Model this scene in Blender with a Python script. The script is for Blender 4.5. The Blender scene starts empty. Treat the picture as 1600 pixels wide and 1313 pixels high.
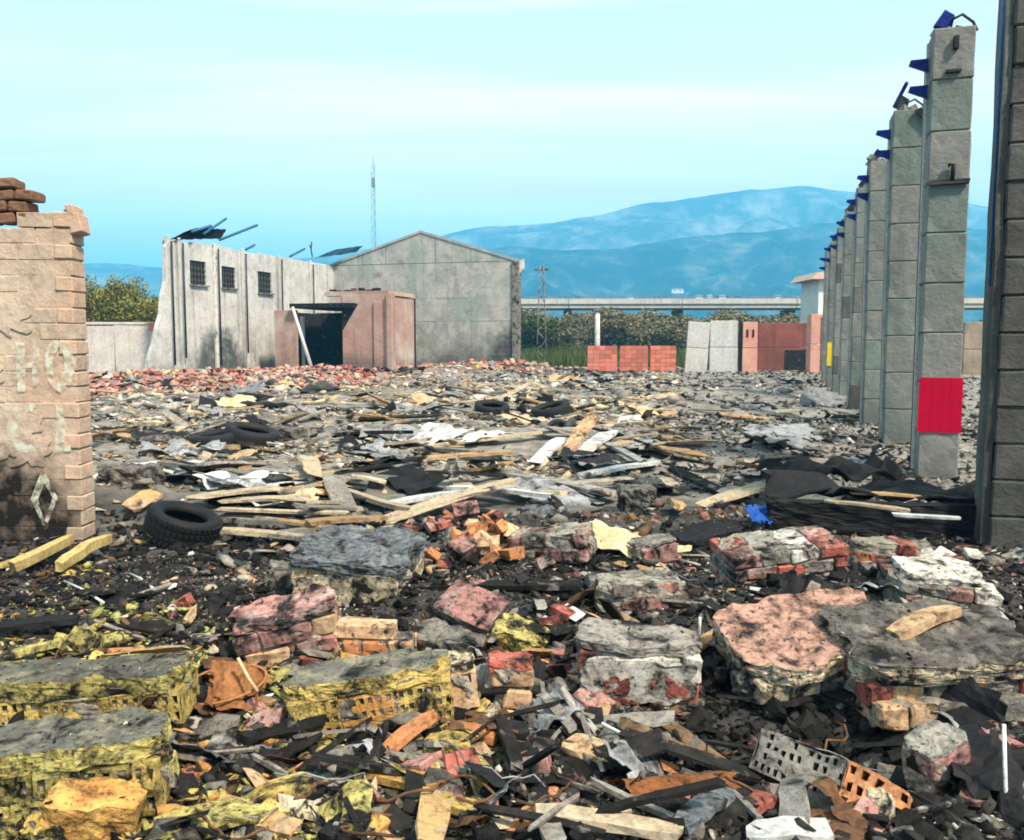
import bpy, bmesh, math, random
import numpy as np
from mathutils import Vector, Matrix, Euler

random.seed(7)
RNG = np.random.default_rng(11)
R = math.radians
SC = bpy.context.scene
COL = SC.collection

# ------------------------------------------------------------------ camera, sky, sun, exposure
CAM_H = 1.7
PITCH = R(5.0)
FPX = 1400.0                       # focal length in photograph pixels (1600 wide)
cam_data = bpy.data.cameras.new('camera')
cam_data.sensor_width = 36.0
cam_data.lens = 36.0 * FPX / 1600.0
cam_data.clip_start = 0.05
cam_data.clip_end = 20000.0
cam = bpy.data.objects.new('camera', cam_data)
COL.objects.link(cam)
cam.location = (0, 0, CAM_H)
cam.rotation_euler = (math.pi / 2 - PITCH, 0, 0)
SC.camera = cam

SUN_EL, SUN_AZ = R(50.0), R(140.0)      # azimuth clockwise from +Y: behind the camera and to its right
world = bpy.data.worlds.new('World')
SC.world = world
world.use_nodes = True
wn, wl = world.node_tree.nodes, world.node_tree.links
wn.clear()
w_out = wn.new('ShaderNodeOutputWorld')
w_bg = wn.new('ShaderNodeBackground'); w_bg.inputs['Strength'].default_value = 0.085
w_sky = wn.new('ShaderNodeTexSky'); w_sky.sky_type = 'NISHITA'; w_sky.sun_disc = False
w_sky.sun_elevation = SUN_EL; w_sky.sun_rotation = SUN_AZ
w_sky.air_density = 1.0; w_sky.dust_density = 0.6; w_sky.ozone_density = 3.0
w_tc = wn.new('ShaderNodeTexCoord')
w_sep = wn.new('ShaderNodeSeparateXYZ'); wl.new(w_tc.outputs['Generated'], w_sep.inputs[0])
w_add = wn.new('ShaderNodeMath'); w_add.operation = 'ADD'; w_add.inputs[1].default_value = 0.16
w_abs = wn.new('ShaderNodeMath'); w_abs.operation = 'ABSOLUTE'
wl.new(w_sep.outputs['Z'], w_abs.inputs[0]); wl.new(w_abs.outputs[0], w_add.inputs[0])
w_dx = wn.new('ShaderNodeMath'); w_dx.operation = 'DIVIDE'; wl.new(w_sep.outputs['X'], w_dx.inputs[0]); wl.new(w_add.outputs[0], w_dx.inputs[1])
w_dy = wn.new('ShaderNodeMath'); w_dy.operation = 'DIVIDE'; wl.new(w_sep.outputs['Y'], w_dy.inputs[0]); wl.new(w_add.outputs[0], w_dy.inputs[1])
w_cmb = wn.new('ShaderNodeCombineXYZ'); wl.new(w_dx.outputs[0], w_cmb.inputs[0]); wl.new(w_dy.outputs[0], w_cmb.inputs[1])
w_map = wn.new('ShaderNodeMapping'); w_map.inputs['Rotation'].default_value = (0, 0, R(6)); w_map.inputs['Scale'].default_value = (0.30, 2.3, 1.0); w_map.inputs['Location'].default_value = (1.3, 0.35, 0)
wl.new(w_cmb.outputs[0], w_map.inputs[0])
w_n = wn.new('ShaderNodeTexNoise'); w_n.inputs['Scale'].default_value = 1.0; w_n.inputs['Detail'].default_value = 6.0; w_n.inputs['Roughness'].default_value = 0.52; w_n.inputs['Distortion'].default_value = 0.5
wl.new(w_map.outputs[0], w_n.inputs['Vector'])
w_ramp = wn.new('ShaderNodeValToRGB')
w_ramp.color_ramp.elements[0].position = 0.46; w_ramp.color_ramp.elements[0].color = (0.0, 0.0, 0.0, 1)
w_ramp.color_ramp.elements[1].position = 0.62; w_ramp.color_ramp.elements[1].color = (1, 1, 1, 1)
wl.new(w_n.outputs['Fac'], w_ramp.inputs[0])
w_veil = wn.new('ShaderNodeMixRGB'); w_veil.inputs[0].default_value = 0.8          # thin high veil over the whole sky
w_veil.inputs[2].default_value = (5.6, 7.7, 7.0, 1)
wl.new(w_sky.outputs[0], w_veil.inputs[1])
w_cl = wn.new('ShaderNodeMixRGB'); w_cl.inputs[2].default_value = (13.0, 11.6, 10.4, 1)  # streaks of thicker cloud
w_k = wn.new('ShaderNodeMath'); w_k.operation = 'MULTIPLY'; w_k.inputs[1].default_value = 0.95
wl.new(w_ramp.outputs[0], w_k.inputs[0]); wl.new(w_k.outputs[0], w_cl.inputs[0])
# the sky whitens evenly towards the horizon all round
w_hz = wn.new('ShaderNodeMapRange'); w_hz.inputs['From Min'].default_value = 0.0; w_hz.inputs['From Max'].default_value = 0.42; w_hz.inputs['To Min'].default_value = 0.9; w_hz.inputs['To Max'].default_value = 0.0
wl.new(w_abs.outputs[0], w_hz.inputs['Value'])
w_hm = wn.new('ShaderNodeMixRGB'); w_hm.inputs[2].default_value = (18.0, 11.8, 8.0, 1)
wl.new(w_hz.outputs[0], w_hm.inputs[0]); wl.new(w_veil.outputs[0], w_hm.inputs[1])
wl.new(w_hm.outputs[0], w_cl.inputs[1])
wl.new(w_cl.outputs[0], w_bg.inputs['Color'])
wl.new(w_bg.outputs[0], w_out.inputs['Surface'])

sun_d = bpy.data.lights.new('sun', 'SUN')
sun_d.energy = 4.7; sun_d.angle = R(6.0); sun_d.color = (1.0, 0.85, 0.67)
sun = bpy.data.objects.new('sun', sun_d); COL.objects.link(sun)
_s = Vector((math.sin(SUN_AZ) * math.cos(SUN_EL), math.cos(SUN_AZ) * math.cos(SUN_EL), math.sin(SUN_EL)))
sun.rotation_euler = _s.to_track_quat('Z', 'Y').to_euler()
sun.location = (-20, -20, 40)

SC.view_settings.view_transform = 'Standard'
SC.view_settings.look = 'None'
SC.view_settings.exposure = 0.9
SC.view_settings.gamma = 1.0
SC.view_settings.use_curve_mapping = False
SC.cycles.use_denoising = True
SC.cycles.filter_width = 1.8
SC.cycles.max_bounces = 8
SC.cycles.diffuse_bounces = 4
SC.cycles.volume_bounces = 5
SC.cycles.volume_step_rate = 1.0

# ------------------------------------------------------------------ helpers: projection from photograph pixels to the ground
CP, SP = math.cos(PITCH), math.sin(PITCH)

def ray(px, py):
    dx = (px - 800.0) / FPX
    dy = (656.5 - py) / FPX
    return Vector((dx, CP + dy * SP, -SP + dy * CP))

def zpix(py, Y):
    d = ray(800, py)
    return CAM_H + Y * d.z / d.y

def xpix(px, Y, py=560):
    d = ray(px, py)
    return Y * d.x / d.y

def hash2(ix, iy, seed):
    h = (ix.astype(np.int64) * 374761393 + iy.astype(np.int64) * 668265263 + seed * 982451653) & 0xFFFFFFFF
    h = ((h ^ (h >> 13)) * 1274126177) & 0xFFFFFFFF
    h = h ^ (h >> 16)
    return (h & 0xFFFFFF) / float(0xFFFFFF)

def vnoise(x, y, seed=0):
    x = np.asarray(x, float); y = np.asarray(y, float)
    ix = np.floor(x); iy = np.floor(y)
    fx = x - ix; fy = y - iy
    fx = fx * fx * (3 - 2 * fx); fy = fy * fy * (3 - 2 * fy)
    a = hash2(ix, iy, seed); b = hash2(ix + 1, iy, seed)
    c = hash2(ix, iy + 1, seed); d = hash2(ix + 1, iy + 1, seed)
    return (a * (1 - fx) + b * fx) * (1 - fy) + (c * (1 - fx) + d * fx) * fy

def fbm(x, y, seed=0, oct=4, gain=0.5):
    s = 0.0; a = 1.0; t = 0.0
    for o in range(oct):
        s = s + a * (vnoise(np.asarray(x) * 2 ** o, np.asarray(y) * 2 ** o, seed + o * 17) * 2 - 1)
        t += a; a *= gain
    return s / t

# mounds and hollows of the yard: x, y, rx, ry, height
MOUNDS = [
    (1.9, 5.3, 1.5, 0.5, 0.20), (3.2, 5.6, 1.0, 0.5, 0.18), (-0.3, 5.6, 1.0, 0.5, 0.14), (0.3, 7.6, 0.9, 0.5, 0.14),
    (-2.0, 3.6, 0.8, 0.7, 0.10), (1.35, 3.75, 0.52, 0.34, -0.34), (0.75, 4.6, 0.22, 0.4, -0.16), (2.0, 4.9, 0.5, 0.14, -0.12),
    (-3.0, 5.0, 1.0, 0.6, 0.10), (2.6, 8.3, 1.6, 0.6, 0.12), (-2.5, 11, 2.5, 1.2, 0.18), (-4.5, 9.2, 1.2, 0.6, 0.2),
    (1.0, 15, 3.5, 1.5, 0.25), (-4, 18, 4, 2, 0.25), (3, 22, 4, 2, 0.25), (-3, 27, 5, 2.5, 0.3), (5, 30, 5, 2, 0.2), (-12, 34, 5, 2.5, 0.55),
    (-9, 40, 5, 2.5, 0.5), (-3.4, 44, 4, 2, 0.4), (-1, 50, 4, 2, 0.35),
]

def gz(x, y):
    x = np.asarray(x, float); y = np.asarray(y, float)
    z = np.zeros(np.broadcast(x, y).shape)
    for mx, my, rx, ry, h in MOUNDS:
        z = z + h * np.exp(-(((x - mx) / rx) ** 2 + ((y - my) / ry) ** 2))
    fade = np.clip(1.2 - np.hypot(x, y) / 120.0, 0, 1)
    z = z + fade * (0.07 * fbm(x * 0.9, y * 0.9, 3, 3) + 0.045 * fbm(x * 4, y * 4, 5, 3))
    return z

def gz1(x, y):
    return float(gz(np.array([x]), np.array([y]))[0])

def at(px, py, h=0.0):
    """the point where the ray through a photograph pixel meets the ground (raised by h); and metres per pixel there"""
    d = ray(px, py)
    z = h
    for _ in range(7):
        t = (z - CAM_H) / d.z
        p = Vector((0, 0, CAM_H)) + d * t
        z = 0.5 * z + 0.5 * (gz1(p.x, p.y) + h)
    t = (z - CAM_H) / d.z
    p = Vector((0, 0, CAM_H)) + d * t
    return p, t / FPX

# ------------------------------------------------------------------ helpers: objects
def new_me(bm, name='mesh', smooth=False):
    me = bpy.data.meshes.new(name)
    bm.normal_update()
    bm.to_mesh(me); bm.free()
    if smooth:
        for p in me.polygons: p.use_smooth = True
    return me

def obj(name, me, mat=None, parent=None, loc=(0, 0, 0), rot=(0, 0, 0), scale=(1, 1, 1), label=None, cat=None, group=None, kind=None):
    o = bpy.data.objects.new(name, me)
    COL.objects.link(o)
    o.location = loc; o.rotation_euler = rot; o.scale = scale
    if parent is not None: o.parent = parent
    if mat is not None and me is not None:
        if len(me.materials) == 0:
            me.materials.append(mat if not isinstance(mat, (list, tuple)) else mat[0])
            if isinstance(mat, (list, tuple)):
                for m in mat[1:]: me.materials.append(m)
        elif not isinstance(mat, (list, tuple)) and me.materials[0] != mat:
            o.material_slots[0].link = 'OBJECT'; o.material_slots[0].material = mat
    tag(o, label, cat, group, kind)
    return o

def tag(o, label=None, cat=None, group=None, kind=None):
    if label: o['label'] = label
    if cat: o['category'] = cat
    if group: o['group'] = group
    if kind: o['kind'] = kind
    return o

def thing(name, label, cat, loc=(0, 0, 0), rot=(0, 0, 0), group=None):
    o = bpy.data.objects.new(name, None)
    COL.objects.link(o)
    o.empty_display_size = 0.1
    o.location = loc; o.rotation_euler = rot
    return tag(o, label, cat, group)

def add_box(bm, c, s, rot=None, jit=0.0, bevel=0.0):
    r = bmesh.ops.create_cube(bm, size=1.0)
    vs = r['verts']
    M = Matrix.Translation(c) @ (rot.to_matrix().to_4x4() if rot is not None else Matrix.Identity(4)) @ Matrix.Diagonal((s[0], s[1], s[2], 1))
    bmesh.ops.transform(bm, matrix=M, verts=vs)
    if jit:
        for v in vs: v.co += Vector((random.uniform(-jit, jit) for _ in range(3)))
    if bevel:
        es = list({e for v in vs for e in v.link_edges})
        bmesh.ops.bevel(bm, geom=es, offset=bevel, segments=1, affect='EDGES')
    return vs

def box_me(s, c=(0, 0, 0), jit=0.0, bevel=0.0, name='box'):
    bm = bmesh.new(); add_box(bm, c, s, None, jit, bevel)
    return new_me(bm, name)

def add_tube(bm, pts, r, seg=8, cap=True):
    pts = [Vector(p) for p in pts]
    rings = []
    for i, p in enumerate(pts):
        a = pts[max(i - 1, 0)]; b = pts[min(i + 1, len(pts) - 1)]
        t = (b - a).normalized()
        ref = Vector((0, 0, 1)) if abs(t.z) < 0.9 else Vector((1, 0, 0))
        u = t.cross(ref).normalized(); v = t.cross(u)
        rr = r[i] if isinstance(r, (list, tuple)) else r
        rings.append([bm.verts.new(p + (u * math.cos(k * 2 * math.pi / seg) + v * math.sin(k * 2 * math.pi / seg)) * rr) for k in range(seg)])
    for i in range(len(rings) - 1):
        for k in range(seg):
            bm.faces.new((rings[i][k], rings[i][(k + 1) % seg], rings[i + 1][(k + 1) % seg], rings[i + 1][k]))
    if cap:
        bm.faces.new(rings[0][::-1]); bm.faces.new(rings[-1])

def tube_me(pts, r, seg=8):
    bm = bmesh.new(); add_tube(bm, pts, r, seg)
    return new_me(bm, 'tube', True)

def n3(v, s, seed):
    return float(fbm(v.x * s + seed * 1.7 + v.z * s * 0.7, v.y * s - seed * 2.3 + v.z * s * 1.1, seed, 4, 0.64))

def n3v(P, s, seed):
    return fbm(P[:, 0] * s + seed * 1.7 + P[:, 2] * s * 0.7, P[:, 1] * s - seed * 2.3 + P[:, 2] * s * 1.1, seed, 4, 0.64)

def jitter(bm, s, seed, amt):
    P = np.array([v.co[:] for v in bm.verts])
    D = np.stack([n3v(P, s, seed), n3v(P, s, seed + 3), n3v(P, s, seed + 6)], 1) * amt
    for v, d in zip(bm.verts, D): v.co += Vector(d)

# ------------------------------------------------------------------ materials
MATS = {}

def mat(name, c, c2=None, scale=6.0, rough=0.9, soot=0.0, soot_scale=2.5, soot_col=(0.012, 0.012, 0.013), bump=0.4, bscale=60.0, vary=0.25,
        metallic=0.0, grain=False, coord='P', dust=0.0, dust_col=(0.34, 0.33, 0.31), spec=0.12):
    if name in MATS: return MATS[name]
    m = bpy.data.materials.new(name); m.use_nodes = True
    nt = m.node_tree; n = nt.nodes; l = nt.links; n.clear()
    out = n.new('ShaderNodeOutputMaterial'); b = n.new('ShaderNodeBsdfPrincipled'); l.new(b.outputs[0], out.inputs[0])
    b.inputs['Roughness'].default_value = rough; b.inputs['Metallic'].default_value = metallic
    b.inputs['Specular IOR Level'].default_value = spec
    geo = n.new('ShaderNodeNewGeometry'); tc = n.new('ShaderNodeTexCoord')
    P = geo.outputs['Position'] if coord == 'P' else tc.outputs['Object']
    oi = n.new('ShaderNodeObjectInfo')
    off = n.new('ShaderNodeVectorMath'); off.operation = 'SCALE'; off.inputs['Scale'].default_value = 7.0
    cmb = n.new('ShaderNodeCombineXYZ'); l.new(oi.outputs['Random'], cmb.inputs[0]); l.new(oi.outputs['Random'], cmb.inputs[2]); l.new(cmb.outputs[0], off.inputs[0])
    pa = n.new('ShaderNodeVectorMath'); pa.operation = 'ADD'; l.new(P, pa.inputs[0]); l.new(off.outputs[0], pa.inputs[1])
    V = pa.outputs[0]
    def noise(sc, det=5.0, rgh=0.6, vec=V, dist=0.0):
        t = n.new('ShaderNodeTexNoise'); t.inputs['Scale'].default_value = sc; t.inputs['Detail'].default_value = det
        t.inputs['Roughness'].default_value = rgh; t.inputs['Distortion'].default_value = dist
        l.new(vec, t.inputs['Vector']); return t.outputs['Fac']
    def ramp(fac, a, z):
        r = n.new('ShaderNodeMapRange'); r.inputs['From Min'].default_value = a; r.inputs['From Max'].default_value = z
        l.new(fac, r.inputs['Value']); return r.outputs[0]
    def mix(fac, a, bb, mode='MIX'):
        x = n.new('ShaderNodeMixRGB'); x.blend_type = mode
        if isinstance(fac, float): x.inputs[0].default_value = fac
        else: l.new(fac, x.inputs[0])
        for i, q in ((1, a), (2, bb)):
            if isinstance(q, (tuple, list)): x.inputs[i].default_value = (*q[:3], 1)
            else: l.new(q, x.inputs[i])
        return x.outputs[0]
    if c == 'attr':
        at_ = n.new('ShaderNodeAttribute'); at_.attribute_name = 'Col'; base = at_.outputs['Color']
    else: base = c
    c2 = c2 if c2 is not None else (tuple(min(1, k * 0.6) for k in c) if c != 'attr' else None)
    if c2 is not None: colr = mix(ramp(noise(scale), 0.35, 0.68), base, c2)
    else: colr = mix(ramp(noise(scale), 0.3, 0.75), base, (0.55, 0.55, 0.55), 'MULTIPLY')
    if grain:
        mp = n.new('ShaderNodeMapping'); mp.inputs['Scale'].default_value = (1.5, 40, 40); l.new(tc.outputs['Object'], mp.inputs[0])
        g = noise(2.0, 4.0, 0.6, mp.outputs[0]); colr = mix(ramp(g, 0.35, 0.7), colr, (0.5, 0.45, 0.4), 'MULTIPLY')
    # fine speckle
    colr = mix(ramp(noise(bscale * 0.6, 3.0, 0.7), 0.38, 0.66), (0.72, 0.72, 0.72), colr, 'MULTIPLY') if False else colr
    sp = n.new('ShaderNodeMixRGB'); sp.blend_type = 'MULTIPLY'; sp.inputs[0].default_value = 0.55
    l.new(colr, sp.inputs[1])
    spr = n.new('ShaderNodeValToRGB'); spr.color_ramp.elements[0].position = 0.36; spr.color_ramp.elements[0].color = (0.35, 0.35, 0.35, 1); spr.color_ramp.elements[1].position = 0.6; spr.color_ramp.elements[1].color = (1.12, 1.12, 1.12, 1)
    l.new(noise(bscale * 0.5, 4.0, 0.7), spr.inputs[0]); l.new(spr.outputs[0], sp.inputs[2]); colr = sp.outputs[0]
    if dust: colr = mix(ramp(noise(scale * 0.8, 5.0, 0.65), 0.62 - dust * 0.35, 0.80 - dust * 0.2), colr, dust_col)
    if soot:
        colr = mix(ramp(noise(soot_scale, 7.0, 0.68, V, 0.4), 0.66 - soot * 0.34, 0.80 - soot * 0.34), colr, soot_col)
        colr = mix(ramp(noise(soot_scale * 4.5, 6.0, 0.7, V, 0.3), 0.68 - soot * 0.26, 0.78 - soot * 0.24), colr, tuple(k * 1.6 for k in soot_col))
    if vary:
        hv = n.new('ShaderNodeHueSaturation'); vr = n.new('ShaderNodeMapRange'); vr.inputs['To Min'].default_value = 1 - vary; vr.inputs['To Max'].default_value = 1 + vary
        l.new(oi.outputs['Random'], vr.inputs['Value']); l.new(vr.outputs[0], hv.inputs['Value']); l.new(colr, hv.inputs['Color']); colr = hv.outputs[0]
    l.new(colr, b.inputs['Base Color'])
    if bump:
        bp = n.new('ShaderNodeBump'); bp.inputs['Strength'].default_value = bump; bp.inputs['Distance'].default_value = 0.6 / bscale
        l.new(noise(bscale, 5.0, 0.65), bp.inputs['Height']); l.new(bp.outputs[0], b.inputs['Normal'])
    MATS[name] = m
    return m

mat('wood_tan', (0.56, 0.38, 0.19), (0.40, 0.25, 0.12), 5, grain=True, soot=0.36, soot_scale=4, dust=0.30)
mat('wood_yellow', (0.62, 0.50, 0.22), (0.50, 0.36, 0.14), 6, grain=True, soot=0.18)
mat('wood_pale', (0.62, 0.53, 0.38), (0.50, 0.40, 0.28), 5, grain=True, soot=0.30, soot_scale=4, dust=0.25)
mat('wood_grey', (0.36, 0.34, 0.31), (0.22, 0.20, 0.18), 5, grain=True, soot=0.35, soot_scale=4, dust=0.3)
mat('wood_char', (0.035, 0.033, 0.032), (0.015, 0.015, 0.015), 8, grain=True, bump=0.8, bscale=30, dust=0.15)
mat('sheet_white', (0.66, 0.67, 0.66), (0.50, 0.50, 0.48), 4, rough=0.6, soot=0.30, soot_scale=2.5)
mat('sheet_grey', (0.30, 0.31, 0.32), (0.20, 0.20, 0.21), 5, rough=0.7, soot=0.42)
mat('sheet_black', (0.010, 0.0105, 0.012), (0.018, 0.018, 0.02), 5, rough=0.75, spec=0.15)
mat('sheet_tan', (0.60, 0.48, 0.30), (0.48, 0.33, 0.18), 4, soot=0.30)
mat('brick_red', (0.42, 0.12, 0.09), (0.30, 0.11, 0.085), 9, soot=0.55, soot_scale=4, dust=0.12)
mat('brick_orange', (0.54, 0.22, 0.085), (0.42, 0.20, 0.10), 9, soot=0.4, soot_scale=4)
mat('brick_pink', (0.42, 0.20, 0.18), (0.32, 0.18, 0.16), 9, soot=0.62, soot_scale=5, dust=0.4)
mat('brick_tan', (0.56, 0.40, 0.24), (0.42, 0.25, 0.15), 9, soot=0.48, soot_scale=4)
mat('plaster_yellow', (0.58, 0.46, 0.15), (0.46, 0.32, 0.10), 12, soot=0.55, soot_scale=9, bump=1.0, bscale=38)
mat('plaster_lime', (0.50, 0.45, 0.16), (0.38, 0.31, 0.10), 12, soot=0.62, soot_scale=9, bump=1.0, bscale=38)
mat('plaster_ochre', (0.58, 0.38, 0.12), (0.50, 0.22, 0.07), 9, soot=0.42, soot_scale=8, bump=1.0, bscale=38)
mat('plaster_cream', (0.60, 0.52, 0.36), (0.44, 0.36, 0.25), 8, soot=0.6, soot_scale=7, bump=0.6)
mat('limewash_joint', (0.60, 0.50, 0.36), (0.50, 0.40, 0.28), 6, soot=0.05)
mat('plaster_white', (0.62, 0.60, 0.54), (0.44, 0.40, 0.35), 7, soot=0.52, soot_scale=7, bump=0.6)
mat('plaster_soot_top', (0.18, 0.175, 0.15), (0.08, 0.08, 0.072), 10, soot=0.5, soot_scale=7, dust=0.38, dust_col=(0.30, 0.28, 0.18), bump=0.9, bscale=40)
mat('concrete', (0.30, 0.28, 0.25), (0.20, 0.19, 0.17), 6, soot=0.52, soot_scale=5, bump=0.6)
mat('concrete_blue', (0.17, 0.195, 0.215), (0.09, 0.10, 0.11), 9, soot=0.5, soot_scale=7, dust=0.3, bump=0.9, bscale=40)
mat('concrete_pink', (0.40, 0.235, 0.18), (0.30, 0.18, 0.14), 6, soot=0.56, soot_scale=5, bump=0.6)
mat('concrete_char', (0.20, 0.185, 0.165), (0.09, 0.085, 0.08), 9, soot=0.48, soot_scale=6, bump=0.9, bscale=35, dust=0.2, dust_col=(0.36, 0.32, 0.26))
mat('mortar', (0.36, 0.33, 0.28), (0.22, 0.20, 0.17), 12, soot=0.45, soot_scale=6, bump=0.8)
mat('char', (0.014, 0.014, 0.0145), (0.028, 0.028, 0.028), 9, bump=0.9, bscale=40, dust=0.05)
mat('ash', (0.24, 0.225, 0.20), (0.12, 0.115, 0.105), 7, soot=0.30, soot_scale=5, bump=0.8)
mat('rust', (0.42, 0.19, 0.075), (0.28, 0.11, 0.05), 8, rough=0.8, soot=0.25, soot_scale=6)
mat('dark_rust', (0.15, 0.075, 0.04), (0.07, 0.045, 0.03), 12)
mat('steel_dark', (0.05, 0.05, 0.055), (0.03, 0.03, 0.03), 8, rough=0.5, metallic=0.5)
mat('steel_blue', (0.012, 0.035, 0.30), (0.010, 0.02, 0.12), 6, rough=0.5, vary=0.1, bump=0.1)
mat('roof_blue', (0.03, 0.17, 0.30), (0.03, 0.09, 0.15), 3, rough=0.5, soot=0.2, soot_scale=1)
mat('wire_white', (0.70, 0.70, 0.68), (0.6, 0.6, 0.58), 6, rough=0.5)
mat('rubber', (0.009, 0.0095, 0.011), (0.014, 0.015, 0.017), 8, rough=0.7, bump=0.2, spec=0.25)
mat('plastic_blue', (0.02, 0.10, 0.42), (0.015, 0.06, 0.25), 8, rough=0.5, soot=0.2)
mat('paper_red', (0.90, 0.006, 0.065), (0.80, 0.008, 0.07), 5, rough=0.7, vary=0.0, bump=0.1, bscale=500)
mat('paper_yellow', (0.80, 0.62, 0.02), (0.75, 0.55, 0.02), 3, rough=0.7, vary=0.0, bump=0.1)
mat('rubble_attr', 'attr', None, 9, bump=0.8, bscale=50, vary=0.0)
mat('leaf_attr', 'attr', None, 3, bump=0.0, vary=0.0, rough=0.7)
mat('bark', (0.10, 0.08, 0.06), (0.06, 0.05, 0.04), 5)
# ------------------------------------------------------------------ ground: one sheet from under the camera to beyond the mountains
def spaced(lo, hi, dense_lo, dense_hi, step, growth):
    a = list(np.arange(dense_lo, dense_hi, step)); s = step; v = dense_hi
    while v < hi: a.append(v); s *= growth; v += s
    a.append(hi); s = step; v = dense_lo - step
    b = []
    while v > lo: b.append(v); s *= growth; v -= s
    b.append(lo)
    return np.array(b[::-1] + a)

def build_ground():
    xs = spaced(-5000, 5000, -5.0, 5.0, 0.055, 1.06)
    ys = spaced(-3000, 5000, 2.2, 10.0, 0.05, 1.045)
    X, Y = np.meshgrid(xs, ys)
    Z = gz(X, Y)
    nx, ny = len(xs), len(ys)
    co = np.stack([X.ravel(), Y.ravel(), Z.ravel()], 1)
    i = np.arange(nx * ny).reshape(ny, nx)
    f = np.stack([i[:-1, :-1], i[:-1, 1:], i[1:, 1:], i[1:, :-1]], -1).reshape(-1, 4)
    me = mesh_np('ground', co, f, smooth=True)
    return me

def mesh_np(name, co, faces, cols=None, smooth=False):
    me = bpy.data.meshes.new(name)
    k = faces.shape[1]
    me.vertices.add(len(co)); me.vertices.foreach_set('co', np.ascontiguousarray(co, np.float32).ravel())
    me.loops.add(faces.size); me.loops.foreach_set('vertex_index', np.ascontiguousarray(faces, np.int32).ravel())
    me.polygons.add(len(faces)); me.polygons.foreach_set('loop_start', np.arange(0, faces.size, k, dtype=np.int32))
    if smooth: me.polygons.foreach_set('use_smooth', np.ones(len(faces), bool))
    if cols is not None:
        a = me.attributes.new('Col', 'FLOAT_COLOR', 'POINT')
        c4 = np.ones((len(co), 4), np.float32); c4[:, :3] = cols
        a.data.foreach_set('color', c4.ravel())
    me.update(calc_edges=True)
    return me

def ground_material():
    m = bpy.data.materials.new('burnt_ground'); m.use_nodes = True
    nt = m.node_tree; n = nt.nodes; l = nt.links; n.clear()
    out = n.new('ShaderNodeOutputMaterial'); b = n.new('ShaderNodeBsdfPrincipled'); l.new(b.outputs[0], out.inputs[0])
    b.inputs['Roughness'].default_value = 0.95; b.inputs['Specular IOR Level'].default_value = 0.2
    geo = n.new('ShaderNodeNewGeometry'); P = geo.outputs['Position']
    def noise(sc, det=6.0, rgh=0.6):
        t = n.new('ShaderNodeTexNoise'); t.inputs['Scale'].default_value = sc; t.inputs['Detail'].default_value = det; t.inputs['Roughness'].default_value = rgh
        l.new(P, t.inputs['Vector']); return t.outputs['Fac']
    def rng(v, a, z, lo=0.0, hi=1.0):
        r = n.new('ShaderNodeMapRange'); r.inputs['From Min'].default_value = a; r.inputs['From Max'].default_value = z
        r.inputs['To Min'].default_value = lo; r.inputs['To Max'].default_value = hi; l.new(v, r.inputs['Value']); return r.outputs[0]
    def mix(fac, a, bb, mode='MIX'):
        x = n.new('ShaderNodeMixRGB'); x.blend_type = mode
        if isinstance(fac, float): x.inputs[0].default_value = fac
        else: l.new(fac, x.inputs[0])
        for i, q in ((1, a), (2, bb)):
            if isinstance(q, tuple): x.inputs[i].default_value = (*q[:3], 1)
            else: l.new(q, x.inputs[i])
        return x.outputs[0]
    def math_(op, a, bb):
        x = n.new('ShaderNodeMath'); x.operation = op; x.use_clamp = True
        for i, q in ((0, a), (1, bb)):
            if isinstance(q, float): x.inputs[i].default_value = q
            else: l.new(q, x.inputs[i])
        return x.outputs[0]
    sep = n.new('ShaderNodeSeparateXYZ'); l.new(P, sep.inputs[0])
    char = mix(rng(noise(9.0), 0.35, 0.65), (0.02, 0.02, 0.021), (0.07, 0.068, 0.066))
    ash = mix(rng(noise(5.0), 0.35, 0.65), (0.35, 0.325, 0.29), (0.17, 0.158, 0.143))
    # the ash blanket lies over the open middle of the yard, the front is charcoal
    f_ash = math_('ADD', rng(sep.outputs['Y'], 6.5, 11.0, -0.25, 0.8), rng(noise(0.9), 0.4, 0.65, -0.25, 0.35))
    c = mix(f_ash, char, ash)
    # yellow plaster dust in the front left corner
    dl = math_('MULTIPLY', rng(sep.outputs['X'], 0.4, -1.2), rng(sep.outputs['Y'], 5.2, 3.6))
    dl = math_('MULTIPLY', dl, rng(noise(6.0), 0.42, 0.62))
    c = mix(dl, c, (0.24, 0.20, 0.09))
    # red brick dust by the buildings on the left
    dr = math_('MULTIPLY', rng(sep.outputs['X'], -1.0, -6.0), math_('MULTIPLY', rng(sep.outputs['Y'], 26.0, 34.0), rng(sep.outputs['Y'], 60.0, 52.0)))
    dr = math_('MULTIPLY', dr, rng(noise(1.2), 0.38, 0.6))
    c = mix(dr, c, (0.40, 0.17, 0.13))
    # grass and scrubland beyond the yard
    far = rng(sep.outputs['Y'], 58.0, 66.0)
    fld = mix(rng(noise(0.15), 0.4, 0.62), (0.075, 0.105, 0.035), (0.14, 0.125, 0.07))
    c = mix(far, c, fld)
    l.new(c, b.inputs['Base Color'])
    bp = n.new('ShaderNodeBump'); bp.inputs['Strength'].default_value = 0.9; bp.inputs['Distance'].default_value = 0.03
    l.new(noise(22.0, 8.0, 0.7), bp.inputs['Height']); l.new(bp.outputs[0], b.inputs['Normal'])
    return m

obj('ground', build_ground(), ground_material(), kind='structure')

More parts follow.
